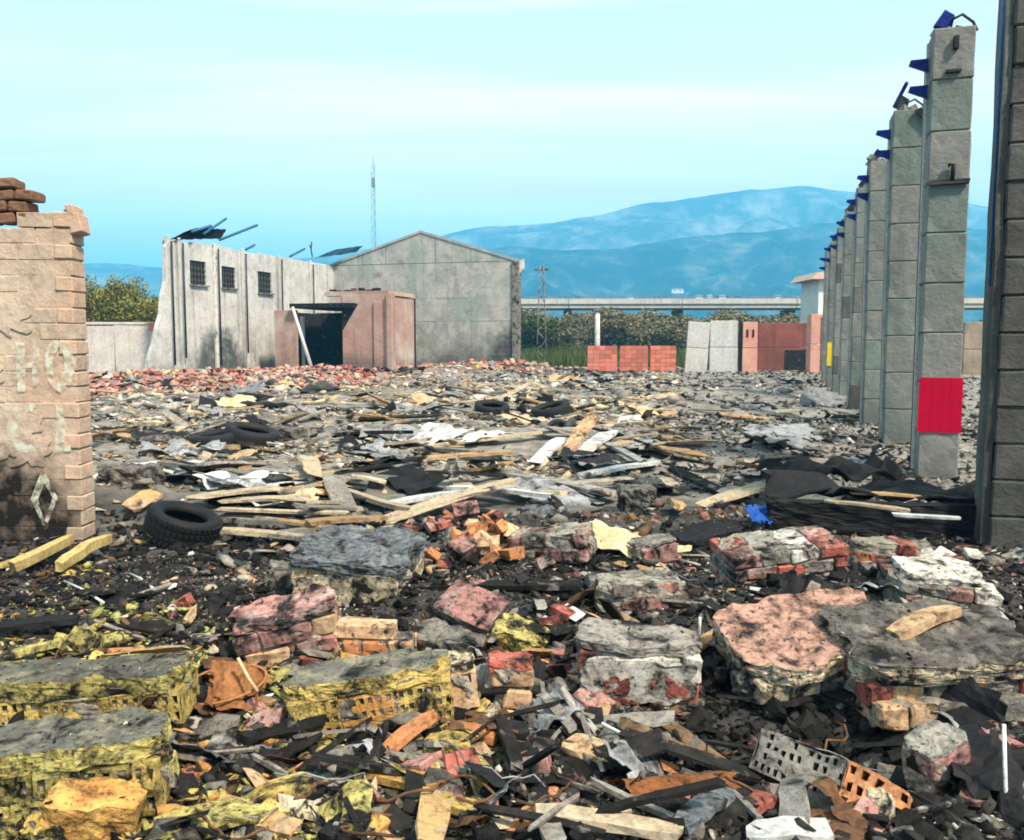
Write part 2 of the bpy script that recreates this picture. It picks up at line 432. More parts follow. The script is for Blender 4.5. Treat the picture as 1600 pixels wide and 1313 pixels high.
# ------------------------------------------------------------------ mountains
def mountain_mat(name, c1, c2, c3):
    m = bpy.data.materials.new(name); m.use_nodes = True
    n = m.node_tree.nodes; l = m.node_tree.links; b = n['Principled BSDF']; b.inputs['Roughness'].default_value = 1.0; b.inputs['Specular IOR Level'].default_value = 0.0
    geo = n.new('ShaderNodeNewGeometry')
    t = n.new('ShaderNodeTexNoise'); t.inputs['Scale'].default_value = 0.015; t.inputs['Detail'].default_value = 9; t.inputs['Roughness'].default_value = 0.68; l.new(geo.outputs['Position'], t.inputs['Vector'])
    r = n.new('ShaderNodeValToRGB'); r.color_ramp.elements[0].position = 0.44; r.color_ramp.elements[0].color = (*c1, 1); r.color_ramp.elements[1].position = 0.53; r.color_ramp.elements[1].color = (*c2, 1)
    e = r.color_ramp.elements.new(0.66); e.color = (*c3, 1)
    l.new(t.outputs['Fac'], r.inputs[0]); l.new(r.outputs[0], b.inputs['Base Color'])
    return m

def mountain(name, prof, D, depth, seed, m, nx=260, ny=70, rough=0.42):
    pxs = np.array([p[0] for p in prof]); pys = np.array([p[1] for p in prof])
    d0 = [ray(800, y) for y in pys]
    hs = np.array([CAM_H + D * d.z / d.y for d in d0])
    xs_prof = np.array([D * ray(a, b_).x / ray(a, b_).y for a, b_ in prof])
    xs = np.linspace(xs_prof[0], xs_prof[-1], nx)
    H = np.interp(xs, xs_prof, hs)
    k = np.hanning(9); k /= k.sum(); H = np.convolve(np.pad(H, 4, mode='edge'), k, 'valid')
    v = np.linspace(-1, 1, ny)
    X, V = np.meshgrid(xs, v)
    fall = np.where(V < 0, (1 + V) ** 0.85, (1 - V) ** 1.2)
    s = D / 10.0
    rid = 1 - np.abs(fbm(X / s, V * depth / s, seed, 5, 0.55)) * 2.0
    Z = H[None, :] * np.clip(fall, 0, 1) * (1 + rough * (rid - 0.55) * (1 - fall) * 2.2 * (fall > 0)) - 4
    Z = Z + H[None, :] * 0.02 * fbm(X / (s * 0.25), V * depth / (s * 0.25), seed + 5, 4)
    Yw = D + V * depth
    # keep the skyline where it is seen: slopes fan out from the viewer's side only by their own distance
    co = np.stack([X.ravel(), Yw.ravel(), Z.ravel()], 1)
    i = np.arange(nx * ny).reshape(ny, nx)
    f = np.stack([i[:-1, :-1], i[:-1, 1:], i[1:, 1:], i[1:, :-1]], -1).reshape(-1, 4)
    return obj(name, mesh_np(name, co, f, smooth=True), m, kind='structure')

far_prof = [(-1500, 470), (-900, 440), (-300, 425), (0, 412), (145, 406), (200, 410), (255, 416), (330, 418), (430, 404), (520, 394), (600, 384), (700, 361), (760, 350), (860, 345), (940, 330), (1000, 315), (1060, 307), (1130, 300), (1180, 290), (1230, 286), (1280, 290), (1330, 293), (1400, 302), (1500, 315), (1545, 319), (1700, 335), (2100, 350), (2600, 395), (3400, 450)]
near_prof = [(300, 470), (420, 440), (520, 425), (640, 402), (720, 386), (800, 380), (880, 388), (960, 384), (1060, 368), (1120, 362), (1180, 358), (1300, 341), (1400, 346), (1500, 352), (1600, 360), (1900, 380), (2300, 430), (2700, 480)]
mountain('mountain_far', far_prof, 2050, 480, 21, mountain_mat('limestone_slope', (0.04, 0.055, 0.055), (0.11, 0.12, 0.12), (0.24, 0.24, 0.23)))
mountain('mountain_near', near_prof, 1550, 420, 33, mountain_mat('wooded_slope', (0.005, 0.010, 0.010), (0.03, 0.042, 0.04), (0.13, 0.13, 0.12)))

# ------------------------------------------------------------------ the yard's own axes: everything built stands square to the column row
YAW = math.atan2(0.286, 0.958)
UX = Vector((math.cos(-YAW), math.sin(-YAW), 0))       # across
UY = Vector((math.sin(YAW), math.cos(YAW), 0))         # along the row, away from the camera
def t_on_line(px, A, d, py=560):
    k = (ray(px, py).x) / ray(px, py).y
    return (k * A.y - A.x) / (d.x - k * d.y)

# ------------------------------------------------------------------ wall materials for buildings
def panel_wall_mat(name, c, c2, soot_low=0.0, soot_h=2.0, courses=0.0, streak=0.4, stain_col=(0.05, 0.055, 0.055), tint=None, soot=0.2, spot=None, spot_col=(0.012, 0.011, 0.01)):
    """rendered or block wall: blotches, rain streaks, soot rising unevenly from the ground, faint block courses"""
    m = bpy.data.materials.new(name); m.use_nodes = True
    nt = m.node_tree; n = nt.nodes; l = nt.links; n.clear()
    out = n.new('ShaderNodeOutputMaterial'); b = n.new('ShaderNodeBsdfPrincipled'); l.new(b.outputs[0], out.inputs[0])
    b.inputs['Roughness'].default_value = 0.92; b.inputs['Specular IOR Level'].default_value = 0.2
    geo = n.new('ShaderNodeNewGeometry'); tc = n.new('ShaderNodeTexCoord'); P = geo.outputs['Position']
    def noise(sc, det=6.0, rgh=0.62, vec=P):
        t = n.new('ShaderNodeTexNoise'); t.inputs['Scale'].default_value = sc; t.inputs['Detail'].default_value = det; t.inputs['Roughness'].default_value = rgh
        l.new(vec, t.inputs['Vector']); return t.outputs['Fac']
    def rng(v, a, z, lo=0.0, hi=1.0):
        r = n.new('ShaderNodeMapRange'); r.inputs['From Min'].default_value = a; r.inputs['From Max'].default_value = z
        r.inputs['To Min'].default_value = lo; r.inputs['To Max'].default_value = hi; l.new(v, r.inputs['Value']); return r.outputs[0]
    def mix(fac, a, bb, mode='MIX'):
        x = n.new('ShaderNodeMixRGB'); x.blend_type = mode
        if isinstance(fac, float): x.inputs[0].default_value = fac
        else: l.new(fac, x.inputs[0])
        for i, q in ((1, a), (2, bb)):
            if isinstance(q, tuple): x.inputs[i].default_value = (*q[:3], 1)
            else: l.new(q, x.inputs[i])
        return x.outputs[0]
    def mth(op, a, bb):
        x = n.new('ShaderNodeMath'); x.operation = op; x.use_clamp = True
        for i, q in ((0, a), (1, bb)):
            if isinstance(q, float): x.inputs[i].default_value = q
            else: l.new(q, x.inputs[i])
        return x.outputs[0]
    col = mix(rng(noise(1.1), 0.38, 0.64), c, c2)
    col = mix(rng(noise(9.0), 0.40, 0.70, 0, 0.45), col, (0.5, 0.5, 0.5), 'MULTIPLY')
    mp = n.new('ShaderNodeMapping'); mp.inputs['Scale'].default_value = (2.6, 2.6, 0.16); l.new(P, mp.inputs[0])
    col = mix(rng(noise(1.0, 5.0, 0.6, mp.outputs[0]), 0.52, 0.72, 0, streak), col, (0.30, 0.30, 0.28), 'MULTIPLY')
    if tint: col = mix(rng(noise(0.55), 0.50, 0.64, 0, 0.8), col, tint)
    sep = n.new('ShaderNodeSeparateXYZ'); l.new(P, sep.inputs[0])
    if soot_low:
        g = mth('ADD', rng(sep.outputs['Z'], 0.0, soot_h, soot_low, -0.35), rng(noise(0.7), 0.35, 0.7, -0.35, 0.6))
        col = mix(g, col, stain_col)
    if soot: col = mix(rng(noise(0.9, 7.0, 0.68), 0.60, 0.74, 0, soot), col, stain_col)
    if spot:
        ds = n.new('ShaderNodeVectorMath'); ds.operation = 'DISTANCE'; ds.inputs[1].default_value = spot[:3]; l.new(P, ds.inputs[0])
        col = mix(mth('ADD', rng(ds.outputs['Value'], spot[3] * .7, spot[3] * 1.15, 1.0, 0.0), rng(noise(5.0 / max(spot[3], .6)), 0.35, 0.65, -0.30, 0.25)), col, spot_col)
    hgt = noise(18.0)
    if courses:
        sn = n.new('ShaderNodeMath'); sn.operation = 'FRACT'
        dv = n.new('ShaderNodeMath'); dv.operation = 'DIVIDE'; dv.inputs[1].default_value = courses; l.new(sep.outputs['Z'], dv.inputs[0]); l.new(dv.outputs[0], sn.inputs[0])
        j = rng(sn.outputs[0], 0.0, 0.10, 1.0, 0.0)
        col = mix(mth('MULTIPLY', j, 0.55), col, (0.30, 0.29, 0.27))
    l.new(col, b.inputs['Base Color'])
    bp = n.new('ShaderNodeBump'); bp.inputs['Strength'].default_value = 0.5; bp.inputs['Distance'].default_value = 0.03; l.new(hgt, bp.inputs['Height']); l.new(bp.outputs[0], b.inputs['Normal'])
    return m

M_WHITEWALL = panel_wall_mat('whitewashed_panel', (0.60, 0.60, 0.575), (0.47, 0.47, 0.45), 0.6, 2.9, 0.0, 0.7, (0.13, 0.14, 0.14), None, 0.55, (-15.4, 47.7, 0.4, 2.1), (0.07, 0.085, 0.085))
M_GABLE = panel_wall_mat('grey_block_gable', (0.46, 0.45, 0.41), (0.34, 0.34, 0.32), 0.85, 3.8, 0.30, 0.5, (0.10, 0.105, 0.105), (0.26, 0.32, 0.28), 0.85, (0.2, 56.4, 0.6, 1.9), (0.06, 0.062, 0.065))
M_BRICKROOM = panel_wall_mat('scorched_pink_brick', (0.44, 0.31, 0.26), (0.38, 0.21, 0.175), 0.45, 1.8, 0.22, 0.6, (0.11, 0.09, 0.085), (0.50, 0.45, 0.40), 0.75)
M_LOWWALL = panel_wall_mat('pale_boundary_wall', (0.64, 0.63, 0.59), (0.50, 0.49, 0.46), 0.2, 0.8, 0.0, 0.4, (0.15, 0.15, 0.15), None, 0.3)
M_COLUMN = panel_wall_mat('grey_concrete_block', (0.24, 0.24, 0.222), (0.18, 0.187, 0.175), 0.25, 0.9, 0.0, 0.35, (0.09, 0.09, 0.09), (0.115, 0.15, 0.13), 0.4)
M_COLGREEN = panel_wall_mat('mossy_concrete_block', (0.19, 0.225, 0.205), (0.145, 0.178, 0.16), 0.3, 1.2, 0.0, 0.45, (0.07, 0.075, 0.07), (0.20, 0.20, 0.18), 0.4)
M_COLSOOT = panel_wall_mat('soot_streaked_concrete_block', (0.13, 0.13, 0.12), (0.08, 0.08, 0.075), 0.3, 1.6, 0.0, 0.7, (0.03, 0.03, 0.03), (0.22, 0.22, 0.20), 0.5)
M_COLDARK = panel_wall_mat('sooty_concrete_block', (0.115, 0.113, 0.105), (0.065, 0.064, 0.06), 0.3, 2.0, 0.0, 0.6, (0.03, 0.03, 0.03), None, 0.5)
M_CREAMBRICK = panel_wall_mat('limewashed_brick', (0.56, 0.455, 0.355), (0.50, 0.375, 0.285), 0.35, 0.8, 0.0, 0.35, (0.13, 0.10, 0.08), (0.52, 0.33, 0.25), 0.40, (-4.36, 7.5, 0.02, 0.78))
M_ENDBRICK = panel_wall_mat('bare_end_brick', (0.56, 0.33, 0.23), (0.50, 0.40, 0.30), 0.3, 0.6, 0.0, 0.2, (0.10, 0.08, 0.07), None, 0.2)
M_DARKBRICK = panel_wall_mat('smoked_brick', (0.28, 0.15, 0.09), (0.12, 0.075, 0.05), 0.0, 1.0, 0.0, 0.2, (0.03, 0.025, 0.02), (0.50, 0.36, 0.20), 0.4)
M_EDGE = mat('pale_edge_strip', (0.62, 0.61, 0.57), (0.42, 0.41, 0.38), 3, soot=0.25, soot_scale=2)
M_OVERPASS = panel_wall_mat('pale_overpass_concrete', (0.58, 0.55, 0.51), (0.48, 0.46, 0.43), 0.0, 1.0, 0.0, 0.3, (0.3, 0.3, 0.3), None, 0.2)
M_REDWALL = panel_wall_mat('dark_red_wall', (0.26, 0.085, 0.072), (0.17, 0.065, 0.058), 0.3, 1.6, 0.0, 0.4, (0.06, 0.045, 0.045), None, 0.3)
M_PINKPIER = panel_wall_mat('pink_brick_pier', (0.62, 0.34, 0.26), (0.58, 0.27, 0.21), 0.0, 1.0, 0.25, 0.2, (0.2, 0.1, 0.1), None, 0.15)
M_GREYPANEL = panel_wall_mat('light_grey_panel', (0.56, 0.56, 0.54), (0.48, 0.48, 0.46), 0.15, 0.8, 0.0, 0.35, (0.2, 0.2, 0.2), None, 0.15)
M_HOUSE = panel_wall_mat('white_house_wall', (0.78, 0.77, 0.74), (0.72, 0.71, 0.68), 0.0, 1.0, 0.0, 0.1, (0.4, 0.4, 0.4), None, 0.0)
M_TERRA = mat('terracotta', (0.48, 0.20, 0.12), (0.40, 0.16, 0.10), 5)
M_REDBLOCK = mat('red_clay_block', (0.58, 0.20, 0.145), (0.52, 0.175, 0.125), 4, soot=0.05)
M_DARK = mat('dark_pane', (0.10, 0.10, 0.105), (0.07, 0.07, 0.07), 4, rough=0.6)  # dark grey for the window panes

# ------------------------------------------------------------------ burnt-out warehouse shell: side wall, gable, roof scraps
def prism_me(pts, y0, y1, jit=0.0):
    """polygon in local XZ extruded from y0 to y1"""
    bm = bmesh.new()
    a = [bm.verts.new((p[0], y0, p[1])) for p in pts]; b = [bm.verts.new((p[0], y1, p[1])) for p in pts]
    bm.faces.new(a); bm.faces.new(b[::-1])
    k = len(pts)
    for i in range(k): bm.faces.new((a[(i + 1) % k], a[i], b[i], b[(i + 1) % k]))
    bmesh.ops.recalc_face_normals(bm, faces=bm.faces[:])
    return new_me(bm, 'prism')

C0 = Vector((-11.8, 60.0, 0.0))
ware = thing('warehouse_shell', 'roofless burnt warehouse shell with white side wall and tall grey gable', 'building', C0, (0, 0, -YAW))
def side_t(px):     # distance from the corner back towards the camera along the white wall (local -Y)
    return -t_on_line(px, C0, UY)
NEAR_T = side_t(265)
EAVE = zpix(415, 60.0)
# white wall: bays between pilasters; windows are real openings
bay_px = [265, 283, 338, 381, 437, 486, 525]
win_px = {1: (301, 326, 408, 445), 2: (350, 371, 417, 450), 3: (406, 427, 425, 458)}
for bi in range(6):
    ya, yb = -side_t(bay_px[bi]) + 0.03, -side_t(bay_px[bi + 1]) - 0.03
    tp = EAVE + random.uniform(-0.10, 0.05)
    def part_panel(y0, y1, z0, z1, x0=-0.22, x1=0.0, nm='wall_panel', tilt=0.0):
        bm = bmesh.new(); add_box(bm, ((x0 + x1) / 2, (y0 + y1) / 2, (z0 + z1) / 2), (x1 - x0, y1 - y0, z1 - z0))
        for v in bm.verts:
            if v.co.z > z1 - 0.01 and z1 > EAVE - 0.3: v.co.z += random.uniform(-0.12, 0.06)
        obj(nm, new_me(bm), M_WHITEWALL, ware)
    if bi in win_px:
        a, b_, t0, t1 = win_px[bi]
        wa, wb = -side_t(a), -side_t(b_)
        yd = 60 - side_t((a + b_) / 2) * 0.958
        z1, z0 = zpix(t0, yd), zpix(t1, yd)
        part_panel(ya, wa, -0.3, tp); part_panel(wb, yb, -0.3, tp); part_panel(wa, wb, -0.3, z0); part_panel(wa, wb, z1, tp)
        w = obj('window', box_me((0.05, wb - wa - 0.01, z1 - z0 - 0.01), (-0.12, (wa + wb) / 2, (z0 + z1) / 2)), M_DARK, ware)
        bmf = bmesh.new()
        for q in range(5):
            yy = wa + (wb - wa) * (q + 0.5) / 5
            add_box(bmf, (-0.06, yy, (z0 + z1) / 2), (0.035, 0.05, z1 - z0 - 0.02))
        for q in range(4):
            add_box(bmf, (-0.035, (wa + wb) / 2, z0 + (z1 - z0) * (q + 0.5) / 4), (0.012, wb - wa - 0.02, 0.05))
        obj('grille', new_me(bmf), MATS['steel_dark'], w)
        obj('sill', box_me((0.14, wb - wa + 0.16, 0.08), (0.06, (wa + wb) / 2, z0 - 0.05)), MATS['concrete'], w)
    else:
        part_panel(ya, yb, -0.3, tp)
for px in bay_px[:-1]:
    y = -side_t(px)
    obj('pilaster', box_me((0.14, 0.22, EAVE + 0.1), (0.06, y, EAVE / 2), bevel=0.02), M_WHITEWALL if px != 338 else M_EDGE, ware)
    obj('pipe_and_fringe', tube_me([(0.19, y + 0.17, 0.4 + random.random()), (0.19, y + 0.17, EAVE - 0.2)], 0.045), MATS['steel_dark'], ware)
# broken foot of the wall at its near end
yN = -NEAR_T
obj('broken_end', prism_me([(0, -0.3), (1.9, -0.3), (1.75, 0.8), (1.35, 1.6), (1.1, 2.3), (0.75, 3.0), (0.6, 3.9), (0.33, 4.6), (0.25, EAVE - 0.5), (0, EAVE - 0.2)], 0, 0.2), M_WHITEWALL, ware, (-0.01, yN + 0.0, 0), (0, 0, -math.pi / 2))
# gable: block panels in bands with a bond beam between
GW = 12.45
RZ = zpix(364, 58.2)
def gtop(x):
    h = GW / 2
    return EAVE + (RZ - EAVE) * (1 - abs(x - h) / h)
bands = [-0.3, 1.55, 3.0, 4.45, EAVE - 0.03]
cutsx = [0.0, 2.1, 3.75, 7.2, 9.6, GW]
for a, b_ in zip(cutsx[:-1], cutsx[1:]):
    for z0, z1 in zip(bands[:-1], bands[1:]):
        obj('wall_panel', box_me((b_ - a - 0.008, 0.25, z1 - z0 - 0.008), ((a + b_) / 2, 0.125 + random.uniform(-0.012, 0.012), (z0 + z1) / 2)), M_GABLE, ware)
    pts = [(a + 0.017, EAVE), (b_ - 0.017, EAVE)]
    if a < GW / 2 < b_: pts += [(b_ - 0.017, gtop(b_)), (GW / 2, RZ), (a + 0.017, gtop(a))]
    else: pts += [(b_ - 0.017, gtop(b_) + 0.001), (a + 0.017, gtop(a) + 0.001)]
    obj('wall_panel', prism_me(pts, 0.0, 0.25), M_GABLE, ware)
obj('backing_wall', prism_me([(0.05, -0.3), (GW - 0.05, -0.3), (GW - 0.05, EAVE - 0.05), (GW / 2, RZ - 0.06), (0.05, EAVE - 0.05)], 0.20, 0.36), MATS['mortar'], ware)
obj('verge_coping', prism_me([(GW / 2, RZ + 0.004), (GW + 0.15, EAVE - 0.03), (GW + 0.15, EAVE + 0.11), (GW / 2, RZ + 0.16)], -0.06, 0.42), M_GABLE, ware)
obj('verge_coping', prism_me([(-0.3, EAVE - 0.08), (GW / 2 - 0.004, RZ + 0.004), (GW / 2 - 0.004, RZ + 0.16), (-0.3, EAVE + 0.06)], -0.06, 0.42), M_GABLE, ware)
obj('corner_pier', box_me((0.45, 0.5, EAVE), (GW + 0.12, 0.12, EAVE / 2), bevel=0.02), MATS['concrete'], ware)
obj('corner_bracket', prism_me([(0, 0), (0.35, 0.15), (0.35, -0.5), (0.1, -0.75)], -0.1, 0.1), M_EDGE, ware, (GW + 0.25, 0.1, EAVE - 0.05))
# roof scraps: blue-black sheet and purlins still hanging on the wall head
def ptw(px, py, Y):
    d = ray(px, py); return Vector((0, 0, CAM_H)) + d * (Y / d.y)
ware_inv = (Matrix.Translation(C0) @ Euler((0, 0, -YAW)).to_matrix().to_4x4()).inverted()
def lp(px, py, Y): return ware_inv @ ptw(px, py, Y)
def quad_sheet(pts, thick, nu=10, nv=6, wav=0.0, seed=0):
    p = [Vector(q) for q in pts]
    bm = bmesh.new(); grid = []
    nrm = (p[1] - p[0]).cross(p[3] - p[0]).normalized()
    for i in range(nu + 1):
        row = []
        for j in range(nv + 1):
            u, v = i / nu, j / nv
            q = p[0] * (1 - u) * (1 - v) + p[1] * u * (1 - v) + p[2] * u * v + p[3] * (1 - u) * v
            q = q + nrm * wav * (math.sin(i * 2.4 + seed) * 0.5 + float(fbm(u * 3, v * 3, seed, 3)))
            row.append(bm.verts.new(q))
        grid.append(row)
    for i in range(nu):
        for j in range(nv): bm.faces.new((grid[i][j], grid[i + 1][j], grid[i + 1][j + 1], grid[i][j + 1]))
    bmesh.ops.solidify(bm, geom=bm.faces[:], thickness=thick)
    bmesh.ops.recalc_face_normals(bm, faces=bm.faces[:])
    return new_me(bm, 'sheet')
obj('roof_sheet', quad_sheet([lp(264, 374, 43.8), lp(343, 374, 48.2), lp(352, 358, 50), lp(305, 356, 45.5)], 0.04, 12, 5, 0.10, 3), MATS['sheet_black'], ware)
for (a, b_, ya, yb) in [((318, 366), (353, 342), 46.5, 49.5), ((343, 375), (402, 352), 48.0, 52), ((300, 362), (330, 353), 45, 47.5), ((453, 401), (476, 389), 55, 57), ((384, 390), (398, 383), 51, 52.5)]:
    obj('purlin', tube_me([lp(*a, ya), lp(*b_, yb)], 0.075, 4), MATS['roof_blue'], ware)
obj('roof_edge', quad_sheet([lp(490, 404, 58.2), lp(556, 394, 60.0), lp(568, 384, 60.2), lp(520, 391, 59.6)], 0.06, 8, 3, 0.05, 5), MATS['roof_blue'], ware)
for (x0, z) in [(487, 378), (484, 383)]:
    obj('bent_rod', tube_me([lp(488, 402, 57.4), lp(486, 390, 57.4), lp(x0, z, 57.4)], 0.04, 5), MATS['steel_dark'], ware)

# ------------------------------------------------------------------ low scorched brick room in front of the shell
RB = Vector((xpix(430, 49), 49.5, 0))
room = thing('brick_room', 'low scorched pink brick room with a black open front', 'building', RB, (0, 0, -YAW))
def room_x(px): return t_on_line(px, RB, UX)
xL, xo0, xo1, xR, xP = room_x(430), room_x(463), room_x(536), room_x(606), room_x(615)
HT = zpix(458, 48.5)
def wbox(nm, x0, x1, y0, y1, z0, z1, m, bev=0.0, jit=0.0):
    return obj(nm, box_me((x1 - x0, y1 - y0, z1 - z0), ((x0 + x1) / 2, (y0 + y1) / 2, (z0 + z1) / 2), jit, bev), m, room)
zo = zpix(492, 49)
wbox('front_wall', xL, xo0, 0, 0.25, -0.3, HT - 0.9, M_BRICKROOM)
wbox('front_wall', xo1 + 0.0, xR, 0, 0.25, -0.3, HT - 0.15, M_BRICKROOM)
obj('cavity_wedge', prism_me([(xo1 - 0.02, zo - 0.9), (xo1 - 0.02, zo + 0.55), (xo1 + 0.95, zo + 0.55)], -0.03, -0.004), MATS['char'], room)  # flat black wedge painted for the dark ceiling cavity
wbox('left_wall', xL, xL + 0.25, 0.255, 4.6, -0.3, HT - 0.95, M_BRICKROOM)
wbox('right_wall', xR - 0.25, xR, 0.255, 3.6, -0.3, HT - 0.2, M_BRICKROOM)
wbox('back_wall', xL, xL + 1.76, 4.61, 4.85, -0.3, HT - 0.9, MATS['char'])  # inner walls coloured black for the shade inside the room
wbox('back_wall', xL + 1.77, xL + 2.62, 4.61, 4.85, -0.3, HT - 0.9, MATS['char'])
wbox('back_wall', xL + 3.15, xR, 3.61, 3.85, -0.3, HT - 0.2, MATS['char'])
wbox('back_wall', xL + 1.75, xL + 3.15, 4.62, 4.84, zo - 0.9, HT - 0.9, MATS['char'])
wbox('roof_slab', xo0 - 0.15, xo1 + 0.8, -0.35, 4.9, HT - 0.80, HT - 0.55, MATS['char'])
wbox('floor', xL + 0.26, xR - 0.26, 0.0, 4.6, -0.3, 0.12, MATS['char'])  # black floor and linings added to paint the room's unlit depth
wbox('shade_lining', xo1 + 0.3, xo1 + 0.4, 0.26, 4.6, 0.12, HT - 0.85, MATS['char'])
wbox('shade_lining', xL + 0.26, xL + 0.34, 0.26, 4.6, 0.12, HT - 0.96, MATS['char'])
wbox('roof_slab', room_x(508), xR + 0.05, 0.05, 3.7, HT - 0.13, HT + 0.06, M_BRICKROOM, 0, 0.03)
wbox('parapet', room_x(515), xR - 0.01, 0.06, 0.24, HT - 0.6, HT - 0.14, M_BRICKROOM)
wbox('corner_pier', xR + 0.02, xP, -0.2, 0.3, -0.3, HT - 0.05, M_BRICKROOM, 0.02)
wbox('corner_pier', xR - 0.75, xR - 0.3, -0.12, -0.004, -0.2, HT - 0.5, M_BRICKROOM, 0.02)
for k in range(7):
    wbox('broken_brick', room_x(515) + k * 0.42, room_x(515) + k * 0.42 + random.uniform(0.2, 0.5), 0.1, 0.3, HT + 0.10, HT + 0.12 + random.uniform(0.03, 0.16), M_REDWALL if k % 2 else MATS['char'], 0, 0.02)
p0, _ = at(490, 586); p1 = ptw(457, 480, 46.5)
obj('leaning_pole', tube_me([p0, p1], [0.10, 0.08], 8), MATS['wire_white'], label='white pole leaning against the black opening of the brick room', cat='pole')
obj('daylight_strip', tube_me([(0, 0, -0.1), (0, 0, 3.0)], 0.13, 6), MATS['wire_white'], loc=(xpix(474, 50.4), 50.4, 0.1), label='white upright strip standing in for daylight seen through the black opening', cat='post')  # white tube painted as a strip of daylight seen through the room

# ------------------------------------------------------------------ low pale wall on the left, red strip on its end
LW = thing('boundary_wall', 'low pale rendered boundary wall between brick ruin and white warehouse', 'wall', (xpix(256, 46), 46, 0), (0, 0, 0.05))
hw = zpix(508, 46)
for k in range(5):
    obj('wall_panel', box_me((2.35, 0.2, hw + 0.3 + random.uniform(-0.1, 0.06)), (-1.2 - 2.4 * k, random.uniform(-0.02, 0.02), hw / 2 - 0.15), 0.03), M_LOWWALL, LW)
obj('coping', box_me((9.2, 0.3, 0.1), (-4.9, 0, hw + 0.09), 0.02), M_EDGE, LW)
obj('red_strip', box_me((0.22, 0.06, 1.5), (0.05, 0, 0)), M_REDWALL, loc=(xpix(258, 45), 45, zpix(522, 45)), rot=(0, 0.12, 0), label='narrow red strip standing at the broken foot of the white wall', cat='strip')
obj('red_strip', box_me((0.45, 0.06, 0.35), (0, 0, 0), 0.05), M_TERRA, loc=(xpix(237, 45.4), 45.6, zpix(510, 45.4)), label='small red scrap on top of the low pale wall', cat='scrap')

# ------------------------------------------------------------------ row of concrete columns on the right
CP1 = Vector((5.02, 11.0, 0))        # front left foot corner of the column with the red notice
STEP = 3.86                          # along the row
COLH = 5.5
BW, BD = 0.46, 0.62
def block_me(w, d, h, seed):
    random.seed(seed)
    bm = bmesh.new(); add_box(bm, (0, 0, h / 2), (w, d, h), None, 0.0, 0.014)
    bmesh.ops.subdivide_edges(bm, edges=bm.edges[:], cuts=2, use_grid_fill=True)
    for v in bm.verts:
        q = v.co.copy(); e = (abs(q.x) > w * .46) + (abs(q.y) > d * .46) + (q.z < h * .04 or q.z > h * .96)
        k = 0.005 if e < 2 else 0.016
        v.co -= Vector((q.x, q.y, 0)).normalized() * k * abs(n3(q, 9, seed + 40)) * 2
    return new_me(bm, 'block')
BLOCKS = [block_me(BW, BD, 0.592, s) for s in range(4)]
SMALL = [block_me(0.62, 0.5, 0.295, s + 9) for s in range(4)]
def gusset_me():
    return prism_me([(0, 0), (-0.22, 0.10), (-0.20, 0.16), (0, 0.16)], -0.03, 0.03)
GUSSET = gusset_me()
